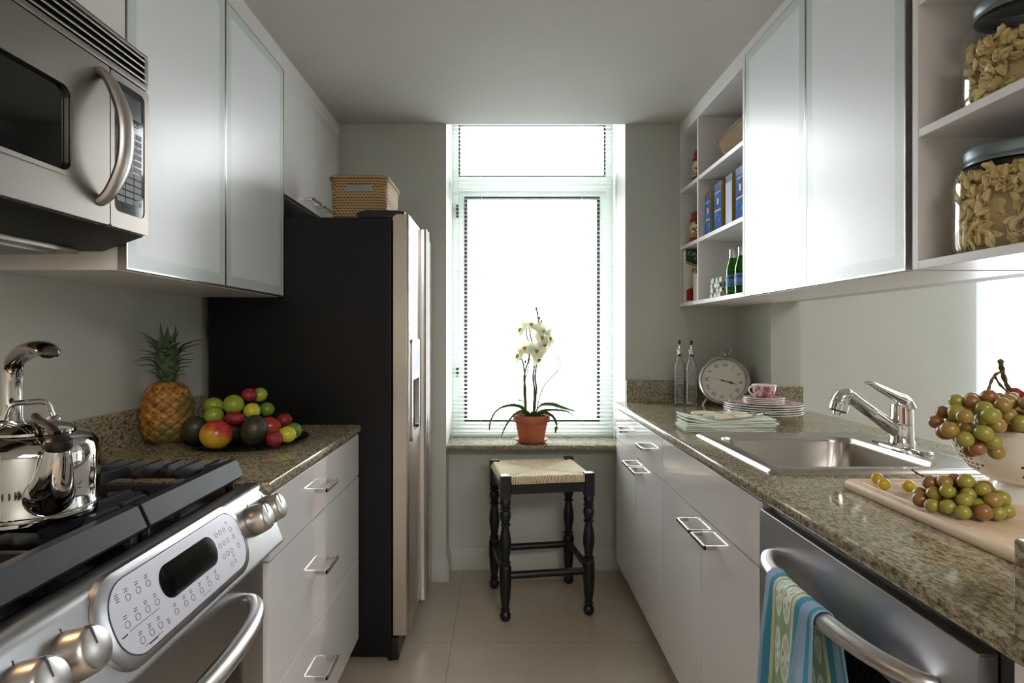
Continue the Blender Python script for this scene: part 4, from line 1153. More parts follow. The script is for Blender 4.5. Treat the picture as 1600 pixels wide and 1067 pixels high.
def el(p, c, r): return ((p.x-c[0])/r[0])**2+((p.y-c[1])/r[1])**2+((p.z-c[2])/r[2])**2
def incol(p):     # inside the bowl or clear of it
    rr = math.hypot(p.x-OX, p.y-OY); h = p.z-BZ
    if h > .158: return True
    if rr < .135: return rr < (.072+.066*max(0, min(1, (h-.045)/.09)))-.008 and h > .062
    return rr > .160
def tA(p):
    if not incol(p): return False
    return el(p, (.985, 1.11, 1.098), (.105, .085, .042)) < 1 or el(p, (.874, 1.09, 1.093), (.076, .062, .054)) < 1
bunch('grape_bunch', 'green and blush grape bunch heaped in the colander, spilling over its left rim', (.98, 1.12, 1.0), tA, ((.80, 1.11), (1.01, 1.215), (1.035, 1.15)), 100, .0138, ['grapegreen']*3+['grapeblush']*2+['graperust'], 11,
      [([(.922, 1.13, 1.125), (.938, 1.14, 1.155), (.957, 1.15, 1.178), (.980, 1.155, 1.186)], .0032), ([(.957, 1.15, 1.176), (.968, 1.145, 1.155), (.992, 1.13, 1.128)], .0026)])
def tR(p): return el(p, (1.115, 1.225, 1.115), (.062, .05, .040)) < 1
bunch('grape_bunch', 'red grape bunch behind the green ones in the colander', (1.115, 1.225, 1.05), tR, ((1.05, 1.18), (1.17, 1.28), (1.08, 1.155)), 24, .0138, ['grapered'], 12,
      [([(.985, 1.17, 1.206), (.997, 1.18, 1.185), (1.015, 1.19, 1.155), (1.045, 1.20, 1.125)], .0048)])
def tB(p):
    q = Vector((p.x-.826, p.y-1.068, 0)); u = q.x*.78-q.y*.62; v = q.x*.62+q.y*.78; h = p.z-BZ
    if h < .0128: return False
    return (u/.068)**2+(v/.052)**2+((h-.01)/.052)**2 < 1
bunch('grape_bunch', 'smaller green grape bunch lying directly on the cutting board', (.838, 1.058, BZ), tB, ((.74, .94), (.95, 1.16), (.946, 1.0)), 70, .0132, ['grapegreen']*4+['grapeblush', 'graperust'], 13,
      [([(.846, 1.11, .970), (.826, 1.135, .978), (.812, 1.155, .985), (.806, 1.165, .992)], .0024)])
for p, l in (((.815, 1.285), 'loose golden grape farthest from the bunch, by the board corner'), ((.797, 1.235), 'loose golden grape second from the board corner'), ((.838, 1.220), 'single loose golden grape between the pair and the bunch')):
    o = bpy.data.objects.new('loose_grape', GM['grapegold']); COL.objects.link(o); o.location = (p[0], p[1], BZ+.0116); o.scale = (.0118,)*3; o.rotation_euler = (1.2, .3, p[1]*9); tag(o, l, 'grape', 'loose grapes on the board')
# ================================================================== pineapple
pa = thing('pineapple', 'whole pineapple with leafy crown standing on the left counter', 'pineapple', (-1.049, 1.855, CZ))
HB = .198
def pr_(t): return .0765*(max(0.0, 1-abs(2*t-1.0)**3.2))**.42*(1.0-.10*t)+.0001
low = {}
def pf(u, v):
    t = .02+.96*v; th = 2*PI*u
    a = 5*th+v*PI*5.5; b_ = 5*th-v*PI*5.5
    h = abs(math.sin(a))*abs(math.sin(b_))
    r = pr_(t)*(1+.075*(h**.5-.5))
    return (r*math.cos(th), r*math.sin(th), .002+HB*t)
NU, NVv = 144, 100
b = MB(); b.grid(pf, NU, NVv, wrap=True)
b.bm.faces.ensure_lookup_table()
i = 0
for u in range(NU):
    for v in range(NVv):
        uu, vv = (u+.5)/NU, (v+.5)/NVv; th = 2*PI*uu
        h = abs(math.sin(5*th+vv*PI*5.5))*abs(math.sin(5*th-vv*PI*5.5))
        b.bm.faces[i].material_index = 1 if (h < .09 or h > .93) else 0; i += 1
b.mi = 1; b.cyl((0, 0, 0), (0, 0, .008), .034)
obj('body', b, [M_['pine'], M_['pineeye']], pa, world=False, ang=60)
b = MB(); random.seed(3)
def ribbon(b, pts, W, cup=.25, prof=lambda t: (1-t**2.2)*(.55+.45*min(1, t/.25)), n=5, roll=0):
    c_ = catmull(pts, n); m_ = len(c_)
    def fn(u, v):
        k = min(m_-1, int(round(u*(m_-1)))); p = c_[k]; d = (c_[min(k+1, m_-1)]-c_[max(k-1, 0)]).normalized()
        ref = Vector((0, 0, 1)) if abs(d.z) < .95 else Vector((d.x+1e-3, d.y, 0)).normalized()
        s_ = d.cross(ref)
        if s_.length < 1e-4: s_ = Vector((1, 0, 0))
        s_.normalize(); up = s_.cross(d); s_, up = s_*math.cos(roll)+up*math.sin(roll), up*math.cos(roll)-s_*math.sin(roll); w = W*prof(k/(m_-1)); q = (v-.5)*2
        return p+s_*(q*w)+up*(abs(q)**1.6*w*cup)
    b.grid(fn, m_-1, 4)
lv = []
for k in range(44):
    f = k/43; az = k*2.39996+.3
    L_ = .042+.072*f; z0 = HB-.006+.080*f
    out = random.uniform(.75, 1.15) if f < .6 else random.choice((.30, .6, .95)) if f < .93 else .15
    o = Vector((math.cos(az), math.sin(az), 0)); base = o*(.018*(1-.6*f))+Vector((0, 0, z0))
    mid = base+o*(L_*out*.42)+Vector((0, 0, L_*.55)); tip = base+o*(L_*out*1.02)+Vector((0, 0, L_*(.98-.38*out*(1 if f < .6 else .6))))
    ribbon(b, [base, base*.55+mid*.45+o*.002, mid, tip], .0115+.0075*f, .45, lambda t: (1-t**1.8)*(.72+.28*min(1, t/.2)))
b.cyl((0, 0, HB-.01), (0, 0, HB+.075), .017, .006)
obj('crown', b, M_['pinecrown'], pa, world=False, mods=[('SOLIDIFY', dict(thickness=.0012, offset=0))])

# ================================================================== fruit tray
TX, TY = -.800, 1.870
o = obj('fruit_tray', MB().lathe([(0, .0006), (.10, .0006), (.104, .0), (.112, .002), (.160, .010), (.181, .016), (.182, .0185), (.160, .0145), (.112, .0065), (0, .0055)], 64), M_['trayglass'])
o.location = (TX, TY, CZ); tag(o, 'round dark glass tray heaped with fruit on the left counter', 'tray')
def lump(k): return lambda d: 1+k*(.5*d.x*d.y+.3*d.z*d.x)
def spiky(d):
    return 1+.06*(math.sin(d.x*17)*math.sin(d.y*17+1)*math.sin(d.z*17+2)*2)
def pear(d): return 1+.16*max(0, d.z)**2-.05*max(0, -d.z)
FR = [
 ('mango', 'mango', (-.839, 1.737, .9635), (.045, .043, .043), 'mango', 'large red and yellow mango at the front of the fruit tray', lump(.06), (0, .35, .2)),
 ('avocado', 'avocado', (-.938, 1.812, .9625), (.041, .040, .043), 'avo', 'dark avocado at the left end of the tray beside the pineapple', pear, (.6, .2, 0)),
 ('avocado', 'avocado', (-.744, 1.775, .9655), (.039, .039, .045), 'avo', 'dark upright avocado right of the front mango', pear, (0, .15, 0)),
 ('avocado', 'avocado', (-.846, 1.868, .961), (.039, .040, .039), 'avo', 'dark avocado in the middle of the fruit heap, mostly covered', pear, (1.2, 0, .4)),
 ('lychee', 'lychee', (-.676, 1.757, .9475), (.0235, .0235, .0235), 'lychee', 'red bumpy lychee at the front right, against the yellow lime', spiky, (0, 0, 0)),
 ('lime', 'lime', (-.652, 1.797, .9545), (.0265, .0255, .0255), 'limeyel', 'yellow lime at the right end of the tray', lump(.03), (0, .4, .5)),
 ('lime', 'lime', (-.655, 1.862, .9555), (.025, .026, .025), 'limedark', 'green lime half hidden behind the yellow lime', lump(.03), (0, 0, 0)),
 ('mango', 'mango', (-.731, 1.857, .9685), (.038, .030, .030), 'mango2', 'small orange red mango behind the dark upright avocado', lump(.06), (0, .1, .2)),
 ('lychee', 'lychee', (-.708, 1.925, .979), (.025, .023, .023), 'lychee', 'dark red lychee at the back right edge of the heap', spiky, (0, 0, 1)),
 ('mango', 'mango', (-.918, 1.905, .970), (.056, .032, .032), 'mango2', 'red mango showing only its end between pineapple and green limes', lump(.05), (0, 0, -.2)),
 ('lime', 'lime', (-.938, 1.925, 1.026), (.031, .029, .028), 'lime', 'green lime at the back left of the heap', lump(.03), (0, .2, .3)),
 ('lime', 'lime', (-.888, 1.825, 1.009), (.029, .028, .028), 'lime', 'green lime directly above the front mango, on its left', lump(.03), (0, .3, 1)),
 ('lime', 'lime', (-.835, 1.842, 1.040), (.032, .031, .031), 'lime', 'largest green lime near the top of the heap', lump(.02), (0, .1, 2)),
 ('lychee', 'lychee', (-.812, 1.797, 1.003), (.030, .021, .020), 'lychee', 'long red lychee lying under the largest lime', spiky, (0, 0, .1)),
 ('lime', 'lime', (-.783, 1.853, 1.019), (.0255, .026, .0255), 'limeyel', 'yellow green lime right of the largest lime', lump(.03), (0, .3, 1)),
 ('lime', 'lime', (-.757, 1.905, 1.017), (.024, .023, .023), 'limedark', 'dark green lime on the right of the upper layer', lump(.03), (0, 0, 0)),
 ('lychee', 'lychee', (-.801, 1.877, 1.066), (.0225, .0225, .022), 'lychee', 'red lychee on the very top of the heap', spiky, (0, 0, 2)),
 ('lime', 'lime', (-.781, 1.908, 1.064), (.024, .024, .023), 'lime', 'bright green lime on the very top, behind the red lychee', lump(.04), (.3, 0, 0)),
 ('fig', 'fig', (-.790, 1.838, .985), (.014, .014, .014), 'lime', 'tiny green fruit under the yellow green lime', None, (0, 0, 0)),
]
for nm, cat, p, r, m, lab, fn, rot in FR:
    if nm == 'fig': nm, cat = 'key_lime', 'lime'
    b = MB(); b.ball((0, 0, 0), r, fn, 4 if m == 'lychee' else 3)
    if nm == 'lime': b.cyl((r[0]*.94, 0, 0), (r[0]*1.06, 0, 0), .005, .003, 10)
    if nm == 'mango': b.cyl((0, 0, r[2]*.97), (0, 0, r[2]*1.06), .004, .003, 10)
    o = obj(nm, b, M_[m], ang=180); o.location = p; o.rotation_euler = rot; tag(o, lab, cat, 'fruit on the tray')

# ================================================================== stool
sl = thing('counter_stool', 'black turned-leg stool with woven rush seat in front of the window', 'stool', (.176, 2.805, 0), R(8.8))
S = lambda b, n, m, **k: obj(n, b, m, sl, world=False, **k)
LP = [(0, 0), (.012, 0), (.0185, .006), (.0215, .02), (.0205, .032), (.0135, .042), (.0185, .047), (.0185, .053), (.0135, .058), (.0155, .07), (.0195, .10), (.0215, .13), (.0215, .15), (.0235, .153), (.0240, .235), (.0215, .240), (.0165, .246), (.0215, .252), (.0215, .258), (.0155, .263),
      (.0175, .285), (.0225, .32), (.0235, .345), (.0205, .375), (.0150, .405), (.0145, .413), (.0205, .418), (.0205, .424), (.0150, .429), (.0195, .445), (.0225, .462), (.0200, .478), (.0150, .484), (.0215, .490), (.0215, .496), (.0160, .501), (.0205, .512), (.0215, .522), (.0190, .534), (.016, .54)]
SXh, SYh = .190, .172
for sx in (-1, 1):
    for sy in (-1, 1):
        b = MB(); b.lathe([(r_*1.12, z_) for r_, z_ in LP], 24, Matrix.Translation((sx*SXh, sy*SYh, 0))); b.box(sx*SXh-.0225, sx*SXh+.0225, sy*SYh-.0225, sy*SYh+.0225, .535, .640, .004)
        S(b, 'leg', M_['blackpaint'])
for sy in (-1, 1):
    S(MB().box(-SXh+.02, SXh-.02, sy*SYh-.013, sy*SYh+.013, .556, .604, .003), 'apron', M_['blackpaint'])
    S(MB().cyl((-SXh+.01, sy*SYh, .197), (SXh-.01, sy*SYh, .197), .0165, seg=16), 'stretcher', M_['blackpaint'])
for sx in (-1, 1):
    S(MB().box(sx*SXh-.013, sx*SXh+.013, -SYh+.02, SYh-.02, .556, .604, .003), 'apron', M_['blackpaint'])
    S(MB().cyl((sx*SXh, -SYh+.01, .205), (sx*SXh, SYh-.01, .205), .0155, seg=16), 'stretcher', M_['blackpaint'])
ox, oy, nx, ny = SXh+.022, SYh+.022, SXh-.024, SYh-.024
b = MB()
def seatz(x, y): 
    q = max(abs(x)/ox, abs(y)/oy); d = abs(abs(x)*.9-abs(y))
    return .634-.012*(1-q)**1.0-.006*max(0, 1-d/.014)
def seat_top(u, v):
    x = -ox+2*ox*u; y = -oy+2*oy*v; q = max(abs(x)/ox, abs(y)/oy)
    e = max(0, (q-.90)/.10); return (x*(1-.0), y, seatz(x, y)-.022*e**2.2)
N = 56
b.grid(seat_top, N, N, skip=lambda i, j: abs(-ox+2*ox*(i+.5)/N) > nx and abs(-oy+2*oy*(j+.5)/N) > ny)
b2 = [(-nx, -oy), (nx, -oy), (nx, -ny), (ox, -ny), (ox, ny), (nx, ny), (nx, oy), (-nx, oy), (-nx, ny), (-ox, ny), (-ox, -ny), (-nx, -ny)]
b.prism(b2, 'z', .602, .6125, 0)
S(b, 'rush_seat', M_['rush'], ang=60)

# ================================================================== orchid on the sill
OXc, OYc, OZ = .156, 3.135, .690
o = obj('plant_saucer', MB().lathe([(0, 0), (.068, 0), (.072, .003), (.088, .016), (.089, .0195), (.086, .0195), (.068, .007), (0, .006)], 48), M_['saucer'])
o.location = (OXc, OYc, OZ); tag(o, 'terracotta saucer under the orchid pot on the window sill', 'saucer')
oc = thing('potted_orchid', 'white orchid in a terracotta pot on the window sill', 'potted plant', (OXc, OYc, OZ+.0065))
Q = lambda b, n, m, p=oc, **k: obj(n, b, m, p, world=False, **k)
b = MB(); b.lathe([(0, 0), (.064, 0), (.066, .003), (.084, .098), (.086, .102), (.0955, .103), (.0975, .106), (.0985, .135), (.097, .139), (.092, .139), (.089, .132), (.088, .118), (0, .116)], 56); Q(b, 'pot', M_['terracotta'])
b = MB(); random.seed(9)
def soilf(u, v): 
    r = .0895*v; th = 2*PI*u; return (r*math.cos(th), r*math.sin(th), .124+.010*(1-v)+.004*math.sin(th*7+v*9))
b.grid(soilf, 32, 6, wrap=True)
for k in range(70):
    a = random.uniform(0, 2*PI); r = .082*math.sqrt(random.random()); b.ball((r*math.cos(a), r*math.sin(a), .130+.008*(1-r/.085)), (random.uniform(.005, .010), random.uniform(.004, .008), .004), None, 1)
Q(b, 'potting_bark', M_['soil'])
LF = lambda t: (math.sin(PI*min(1, .12+.88*t)**.75))**.75 if t < .999 else .02
def leaf(pts, W, roll=0):
    b = MB(); ribbon(b, pts, W*1.2, .22, LF, 7, roll); Q(b, 'leaf', M_['leaf'], mods=[('SOLIDIFY', dict(thickness=.0018, offset=0)), ('SUBSURF', dict(levels=1, render_levels=1))])
Z = .135
leaf([(-.02, -.01, Z), (-.06, -.02, Z+.045), (-.13, -.03, Z+.05), (-.185, -.045, Z+.025), (-.215, -.05, Z-.03), (-.222, -.05, Z-.075)], .017, -.5)
leaf([(-.015, -.03, Z), (-.045, -.05, Z+.025), (-.09, -.072, Z+.012), (-.135, -.085, Z-.045), (-.162, -.09, Z-.105)], .016, -.6)
leaf([(.0, .02, Z), (-.02, .04, Z+.045), (-.05, .06, Z+.068), (-.075, .07, Z+.072)], .014, -.5)
leaf([(.02, .01, Z), (.05, .02, Z+.045), (.11, .04, Z+.05), (.18, .06, Z+.028), (.245, .07, Z+.012)], .018, .6)
leaf([(.02, -.02, Z), (.06, -.03, Z+.025), (.12, -.04, Z+.030), (.18, -.045, Z+.025), (.215, -.05, Z+.005)], .016, .45)
leaf([(.02, -.03, Z), (.06, -.05, Z+.02), (.105, -.065, Z-.0), (.125, -.07, Z-.045), (.118, -.072, Z-.085)], .017, .6)
leaf([(0, -.02, Z), (.01, -.045, Z+.018), (-.005, -.07, Z+.028)], .013)
def W_(u, v, y=3.13): return ((u-784.4)*y/925-OXc, y-OYc, 1.256-(v-523.5)*y/925-OZ-.0065)
def stem(pts, r): 
    r *= 1.55; c_ = catmull(pts, 6); m_ = len(c_); Q(MB().tube(c_, [r*(1-.4*k/m_) for k in range(m_)], 8), 'stem', M_['stem'])
stem([(-.03, .0, Z-.006), W_(819, 610), W_(820, 590), W_(818, 570), W_(814, 560), W_(808, 553)], .0034)
stem([(-.028, .002, Z-.006), W_(821, 605), W_(818.5, 592), W_(822, 575), W_(826, 562), W_(828, 540), W_(823, 525), W_(822, 508), W_(818, 503)], .0030)
stem([(.01, .0, Z-.006), W_(835, 610), W_(833, 590), W_(835, 570), W_(834, 545), W_(829, 525), W_(826, 510), W_(818, 504)], .0034)
stem([(.014, .004, Z-.006), W_(838, 608), W_(836, 590), W_(839, 565), W_(841, 545), W_(842, 528), W_(842, 505), W_(838, 482)], .0032)
stem([W_(841, 545), W_(847, 541), W_(853, 540), W_(856, 530)], .0018)
stem([(.02, .0, Z-.004), W_(846, 612), W_(856, 595), W_(868, 583), W_(876, 573), W_(872, 560), W_(866, 547)], .0018)
stem([W_(819, 598), W_(824, 580), W_(828, 560)], .0018)
fm = MB()
for k, (a, l, w) in enumerate(((0, .030, .016), (72+8, .031, .024), (144, .028, .016), (216, .028, .016), (288-8, .031, .024))):
    Mx = Matrix.Rotation(R(a), 4, 'Z') @ Matrix.Rotation(R(14), 4, 'X') @ Matrix.Translation((0, l*.62, .001*(k % 2)))
    t = MB(); t.M = Mx; t.ball((0, 0, 0), (w*.78, l*.66, .0022), lambda d: 1+.12*d.y, 3)
    me = bpy.data.meshes.new('t'); t.bm.to_mesh(me); t.bm.free(); fm.bm.from_mesh(me); bpy.data.meshes.remove(me)
lm = MB(); lm.ball((0, -.005, .006), (.0045, .008, .005), None, 2); lm.ball((-.005, .0, .006), (.003, .0045, .004), None, 2); lm.ball((.005, .0, .006), (.003, .0045, .004), None, 2)
FL = [(814, 515, -50, 20), (830, 507, 10, 35), (840, 517, 25, 10), (846, 526, 35, -10), (858, 528, 60, 5), (850, 536, 40, -25), (820, 543, -10, 10), (810, 556, -55, 15), (827, 550, 0, -5), (838, 548, 20, 15), (842, 561, 30, -20), (845, 542, 5, 0), (848, 516, 20, 30)]
fo = None
for k, (u, v, yaw, pit) in enumerate(FL):
    p = W_(u, v, 3.115+.012*(k % 3))
    Mx = Matrix.Translation(p) @ Matrix.Rotation(R(yaw), 4, 'Z') @ Matrix.Rotation(R(90-pit), 4, 'X') @ Matrix.Rotation(R(random.uniform(-20, 20)), 4, 'Z') @ Matrix.Diagonal((1.3, 1.3, 1.3, 1))
    if fo is None:
        fo = Q(fm, 'flower', M_['petal'], ang=180); lo = obj('flower_lip', lm, M_['lip'], fo, world=False, ang=180); f_ = fo
    else:
        f_ = fo.copy(); COL.objects.link(f_); f_.parent = oc; l_ = lo.copy(); COL.objects.link(l_); l_.parent = f_
    f_.matrix_basis = Mx
for u, v in ((838, 482), (840, 489), (843, 497), (846, 502), (821, 565)):
    p = W_(u, v); Q(MB().ball(p, (.0055, .0055, .009), None, 2), 'bud', M_['bud'] if v < 550 else M_['leaf'])

# ================================================================== baskets
def basket(name, label, loc, hx, hy, h, rc, m, flare=.03, hole=None, group=None, rotz=0):
    t = thing(name, label, 'basket', loc, rotz)
    def per(z):
        k = 1-flare*(1-z/h); return rrect(-hx*k, hx*k, -hy*k, hy*k, rc, 8)
    def samp(z, n=160):
        q = per(z); L_ = [0]
        for a, b_ in zip(q, q[1:]+q[:1]): L_.append(L_[-1]+math.dist(a, b_))
        out = []
        for i in range(n):
            d = L_[-1]*i/n; k = max(j for j in range(len(q)) if L_[j] <= d+1e-9); f = (d-L_[k])/max(1e-9, L_[k+1]-L_[k]); a = q[k]; b_ = q[(k+1) % len(q)]
            out.append((a[0]+(b_[0]-a[0])*f, a[1]+(b_[1]-a[1])*f))
        return out
    NR = 26; rows = [samp(h*j/NR) for j in range(NR+1)]
    def fn(u, v):
        i = int(round(u*160)) % 160; j = int(round(v*NR)); p = rows[j][i]; bulge = 1+.012*math.sin(j*PI/1.0+.5*PI)
        return (p[0]*bulge, p[1]*bulge, .003+h*v)
    def skip(i, j):
        if not hole: return False
        p = rows[j][i]; z = h*(j+.5)/NR
        return abs(p[0]) < hole[0] and p[1] < -hy*.8 and hole[1] < z < hole[2]
    b = MB(); b.grid(fn, 160, NR, wrap=True, skip=skip)
    b.prism([(p[0]*.985, p[1]*.985) for p in rows[0][::4]], 'z', .001, .008)
    obj('woven_body', b, M_[m], t, world=False, ang=80, mods=[('SOLIDIFY', dict(thickness=.007, offset=-1))])
    b = MB(); b.tube([(p[0], p[1], h+.002) for p in rows[-1][::2]], .0075, 8, closed=True); obj('rim', b, M_[m], t, world=False)
    return t
basket('storage_basket', 'tan woven basket with handle slot on top of the refrigerator', (-.558, 2.435, 1.7052), .112, .145, .160, .035, 'wicker', .05, (.052, .105, .136))
basket('storage_basket', 'brown woven basket on the upper right open shelf', (1.062, 2.448, 1.9922), .120, .205, .112, .085, 'wicker2', .22)

# ================================================================== shelf contents on the right
S0, S1, S2 = 1.4182, 1.7052, 1.9922
def sauce(loc, label):
    t = thing('sauce_jar', label, 'jar', loc, group='red sauce jars')
    X = lambda b, n, m: obj(n, b, m, t, world=False)
    b = MB(); b.lathe([(0, 0), (.036, 0), (.039, .004), (.039, .105), (.036, .120), (.029, .130), (.029, .138)], 32); X(b, 'jar', M_['sauce'])
    b = MB(); b.lathe([(.0394, .028), (.0394, .100)], 32); X(b, 'label', M_['label'])
    b = MB(); b.lathe([(.029, .134), (.032, .135), (.032, .150), (.030, .152), (0, .152)], 32); X(b, 'lid', M_['red'])
    return t
j_ = sauce((.962, 2.868, S2), 'sauce jar with red lid on the top narrow shelf by the window')
dup(j_, (.960, 2.90, S1), label='sauce jar with red lid on the middle narrow shelf, farther back', group='red sauce jars')
dup(j_, (1.002, 2.83, S1), label='sauce jar on the middle narrow shelf, half behind the divider', group='red sauce jars')
# cereal box
cx0, cx1, cy, ch = .912, 1.09, 2.962, .262
cz = thing('cereal_box', 'tall muesli box with dark green top on the lowest narrow shelf', 'box', ((cx0+cx1)/2, cy, S0))
obj('carton', MB().box(cx0, cx1, cy-.025, cy+.025, S0, S0+ch, .001), M_['cwhite'], cz)
b = MB()
def arc(z, dz): return [(cx0+(cx1-cx0)*k/14, z-dz*math.sin(PI*k/14)) for k in range(15)]
b.prism([(cx1, S0+ch-.001), (cx0, S0+ch-.001)]+arc(S0+.205, .022), 'y', cy-.0258, cy-.025); obj('green_panel', b, M_['cgreen'], cz)
b = MB(); b.prism(arc(S0+.203, .022)[::-1]+arc(S0+.193, .022), 'y', cy-.0256, cy-.025); obj('lime_band', b, M_['clime'], cz)
text_mesh('Cascadian', .030, M_['cwhite'], cz, frame_mat((cx0+.008, cy-.0262, S0+.242), (1, 0, 0), (0, -1, 0)), 'lettering', align='LEFT')
text_mesh('Farm', .024, M_['cwhite'], cz, frame_mat((cx0+.042, cy-.0262, S0+.215), (1, 0, 0), (0, -1, 0)), 'lettering', align='LEFT')
text_mesh('Muesli', .032, M_['cred'], cz, frame_mat((cx0+.030, cy-.0262, S0+.158), (1, 0, 0), (0, -1, 0)), 'lettering', align='LEFT')
b = MB(); b.prism([(cx0+.002, S0+.01), (cx0+.06, S0+.01), (cx0+.03, S0+.075), (cx0+.002, S0+.06)], 'y', cy-.0256, cy-.025); obj('fruit_print', b, M_['mango2'], cz)
for k, (x, y, h, lab) in enumerate(((.952, 2.862, .135, 'small beige printed carton in front of the muesli box, left one'), (.992, 2.835, .138, 'small beige printed carton nearest the shelf divider'))):
    bx = thing('small_carton', lab, 'box', (x, y, S0), group='small beige cartons')
    obj('carton', MB().box(x-.018, x+.018, y-.03, y+.03, S0, S0+h, .001), M_['cbeige'], bx)
    obj('carton_edge', MB().box(x-.0186, x-.018, y-.029, y+.029, S0+.003, S0+h-.003), M_['cwhite'], bx)
# pasta boxes
def pbox(y0, y1, h, label, m='pblue', txt=True):
    x0, x1 = .936, 1.02
    t = thing('pasta_box', label, 'box', ((x0+x1)/2, (y0+y1)/2, S1), group='blue and yellow pasta boxes')
    obj('carton', MB().box(x0, x1, y0, y1, S1, S1+h, .0008), M_['pnavy'], t)
    obj('front_panel', MB().box(x0-.0008, x0, y0+.002, y1-.002, S1+.003, S1+h-.03), M_[m], t)
    obj('side_panel', MB().box(x0+.001, x0+.026, y0-.0008, y0, S1+.002, S1+h-.002), M_['pyellow'], t)
    if txt:
        text_mesh('DE CECCO', .0125, M_['cwhite'], t, frame_mat((x0-.0009, (y0+y1)/2, S1+h-.043), (0, -1, 0), (-1, 0, 0)))
        obj('crest', MB().box(x0-.0012, x0-.0006, (y0+y1)/2-.010, (y0+y1)/2+.010, S1+h-.095, S1+h-.068), M_['pgold'], t)
        obj('gold_band', MB().box(x0-.0012, x0-.0006, y0+.01, y1-.01, S1+h-.125, S1+h-.118), M_['pgold'], t)
pbox(2.655, 2.725, .196, 'short blue pasta box nearest the shelf divider')
pbox(2.522, 2.612, .213, 'blue pasta box with white lettering, second from the divider')
pbox(2.408, 2.478, .213, 'pale glossy pasta box with yellow side between two blue ones', 'ppale', False)
pbox(2.280, 2.372, .214, 'blue pasta box beside the frosted glass door')
# rolled cloths
random.seed(5); rm = {}
cols = ['blue', 'green', 'cream']
rowsn = ['bottom', 'second', 'third', 'top']
for r_ in range(4):
    for k in range(3 if r_ != 2 else 3):
        c_ = (r_*2+k) % 3; y = 2.630-.045*k-.012*(r_ % 2)+(.012 if r_ == 0 else 0); z = S0+.0124+.0212*r_
        if c_ not in rm:
            b = MB(); sp = []
            for a in range(70):
                th = a/70*2*PI*2.6; rr = .0022+.0098*a/70; sp.append((rr*math.cos(th), rr*math.sin(th)))
            b.lathe([(0, -.055), (.0105, -.055), (.0122, -.053), (.0122, .053), (.0105, .055), (0, .055)], 20, Matrix.Rotation(R(90), 4, 'Y') @ Matrix.Diagonal((1, 1.55, 1, 1)))
            rm[c_] = obj('rolled_cloth', b, M_['roll%d' % c_]); o = rm[c_]
        else: o = rm[c_].copy(); COL.objects.link(o)
        o.location = (.985+random.uniform(-.004, .004), y, z); o.rotation_euler = (0, 0, random.uniform(-.06, .06))
        tag(o, '%s patterned rolled cloth in the %s layer of the pile, %s' % (cols[c_], rowsn[r_], ['end nearest the divider', 'middle of its layer', 'end nearest the green bottles'][k]), 'rolled cloth', 'rolled cloths on the lowest shelf')
# water bottles
t = thing('water_bottle', 'green glass water bottle beside the rolled cloths', 'bottle', (.944, 2.420, S0), group='green water bottles')
X = lambda b, n, m: obj(n, b, m, t, world=False)
b = MB(); b.lathe([(0, .003), (.024, .002), (.0275, .006), (.0275, .098), (.0255, .112), (.016, .146), (.0125, .166), (.0125, .176), (.010, .176), (.0105, .164), (.014, .146), (.0235, .112), (.0255, .098), (.0255, .008), (0, .006)], 32); X(b, 'bottle', M_['greenglass'])
b = MB(); b.lathe([(.0278, .034), (.0278, .082)], 32); X(b, 'label', M_['blabel'])
b = MB(); b.lathe([(.02785, .066), (.02785, .074)], 32); b.lathe([(.02785, .040), (.02785, .043)], 32); X(b, 'label_print', M_['blabel2'])
b = MB(); b.lathe([(.0150, .152), (.0132, .167), (.0145, .170), (.0145, .186), (.013, .188), (0, .188)], 24); X(b, 'cap', M_['foil'])
dup(t, (.950, 2.345, S0), label='green glass water bottle half hidden by the frosted door edge', group='green water bottles')

# big jars of pasta
random.seed(21)
shell = MB()
def shf(u, v): 
    a = (u-.5)*4.2; L_ = .013*math.sin(PI*min(.97, .04+v*.93))**.6; rr = .0062*math.sin(PI*(.08+.84*v))**.7
    rr *= 1+.10*math.sin(u*34)
    return (rr*math.sin(a), (v-.5)*.024, rr*(1-math.cos(a))*.9)
def pastamass(name, label, loc, Rm, hm, n):
    b = MB(); t0 = MB(); t0.grid(shf, 9, 6); me0 = bpy.data.meshes.new('t'); t0.bm.to_mesh(me0); t0.bm.free()
    k = 0
    while k < n:
        a = random.uniform(0, 2*PI); r = Rm*math.sqrt(random.uniform(.62, 1)); z = random.uniform(.010, hm+.012*math.sin(a*2))
        if random.random() < .28: r = Rm*math.sqrt(random.random()); z = hm+.006*math.sin(a*3)-.004
        Mx = Matrix.Translation((r*math.cos(a), r*math.sin(a), z)) @ Matrix.Rotation(random.uniform(0, 6.28), 4, 'Z') @ Matrix.Rotation(random.uniform(0, 6.28), 4, 'X') @ Matrix.Rotation(random.uniform(0, 6.28), 4, 'Y')
        t = bmesh.new(); t.from_mesh(me0); bmesh.ops.transform(t, matrix=Mx, verts=t.verts)
        lim = Rm+.004
        for v in t.verts:
            q = math.hypot(v.co.x, v.co.y)
            if q > lim: v.co.x *= lim/q; v.co.y *= lim/q
            v.co.z = max(.004, v.co.z)
        b._add(t); k += 1
    b.lathe([(0, .006), (Rm-.026, .006), (Rm-.024, hm-.022), (0, hm-.018)], 32)
    o = obj(name, b, M_['pasta'], ang=180, mods=[('SOLIDIFY', dict(thickness=.0016, offset=0))]); o.location = loc
    tag(o, label, 'pasta', kind='stuff'); return o
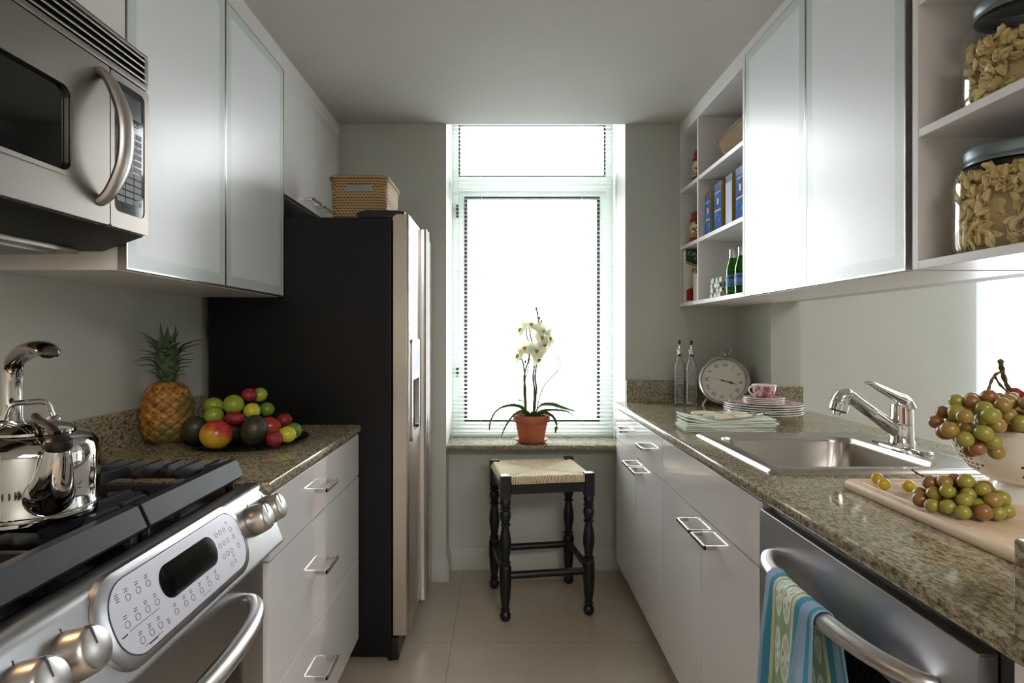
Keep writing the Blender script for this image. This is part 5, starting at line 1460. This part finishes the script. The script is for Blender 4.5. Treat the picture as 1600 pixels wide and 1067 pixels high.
def jar(loc, label):
    t = thing('glass_jar', label, 'jar', loc, group='big pasta jars')
    X = lambda b, n, m: obj(n, b, m, t, world=False)
    b = MB(); b.lathe([(0, .003), (.088, .002), (.097, .008), (.100, .02), (.100, .140), (.096, .156), (.080, .172), (.074, .178), (.074, .196)], 64); X(b, 'jar', M_['jarglass'])
    b = MB(); b.lathe([(.076, .178), (.079, .178), (.079, .184), (.0775, .186), (.079, .188), (.0805, .191), (.081, .205), (.079, .210), (.074, .212), (.070, .2115), (0, .2115)], 64); X(b, 'lid', M_['zinc'])
    return t
J1, J2 = (1.015, 1.175, S0), (1.020, 1.155, S1)
jar(J1, 'big glass jar full of pasta shells on the lowest right shelf'); jar(J2, 'big glass jar of pasta on the upper right shelf')
pastamass('pasta_shells', 'dry pasta shells filling the lower glass jar', J1, .090, .158, 620)
pastamass('pasta_shells', 'dry pasta filling the upper glass jar', J2, .090, .120, 520)
# ================================================================== light and camera
wd = bpy.data.worlds.new('sky'); sc.world = wd; wd.use_nodes = True
bg = wd.node_tree.nodes['Background']; bg.inputs[0].default_value = (.95, .955, 1.0, 1); bg.inputs[1].default_value = 15.0
def area(name, loc, rot, sx, sy, power, col=(1, 1, 1), portal=False):
    l = bpy.data.lights.new(name, 'AREA'); l.shape = 'RECTANGLE'; l.size = sx; l.size_y = sy; l.energy = power; l.color = col
    if portal: l.cycles.is_portal = True
    o = bpy.data.objects.new(name, l); COL.objects.link(o); o.location = loc; o.rotation_euler = rot; return o
area('window_portal', (.172, 3.52, 1.61), (R(-90), 0, 0), .92, 1.90, 1, portal=True)
area('beyond_window_portal', (3.37, 3.52, 1.24), (R(-90), 0, 0), 1.26, 1.97, 1, portal=True)
# added fill lights without fixtures, behind the camera and beyond the pass-through
area('added_fill_rear', (.9, -1.4, 2.30), (0, 0, 0), 1.4, 1.0, 84, (1, .96, .93))
area('added_fill_beyond', (2.7, 1.4, 2.30), (0, 0, 0), 1.2, 1.2, 25, (1, .98, .94))
l = bpy.data.lights.new('microwave_task_lamp', 'AREA'); l.shape = 'RECTANGLE'; l.size = .12; l.size_y = .04; l.energy = 1.6; l.color = (1, .66, .36)
o = bpy.data.objects.new('microwave_task_lamp', l); COL.objects.link(o); o.location = (-.965, .80, 1.419)

cam = bpy.data.cameras.new('camera'); cam.sensor_width = 36; cam.sensor_fit = 'HORIZONTAL'
cam.lens = 925/1600*36; cam.shift_x = 15.6/1600; cam.shift_y = -10/1600; cam.clip_start = .02
co_ = bpy.data.objects.new('camera', cam); COL.objects.link(co_); co_.location = (0, 0, 1.256); co_.rotation_euler = (R(90), 0, 0)
sc.camera = co_
sc.view_settings.view_transform = 'Standard'; sc.view_settings.look = 'None'; sc.view_settings.gamma = 1; sc.view_settings.exposure = 0.0
sc.view_settings.use_curve_mapping = False
sc.cycles.pixel_filter_type = 'BOX'
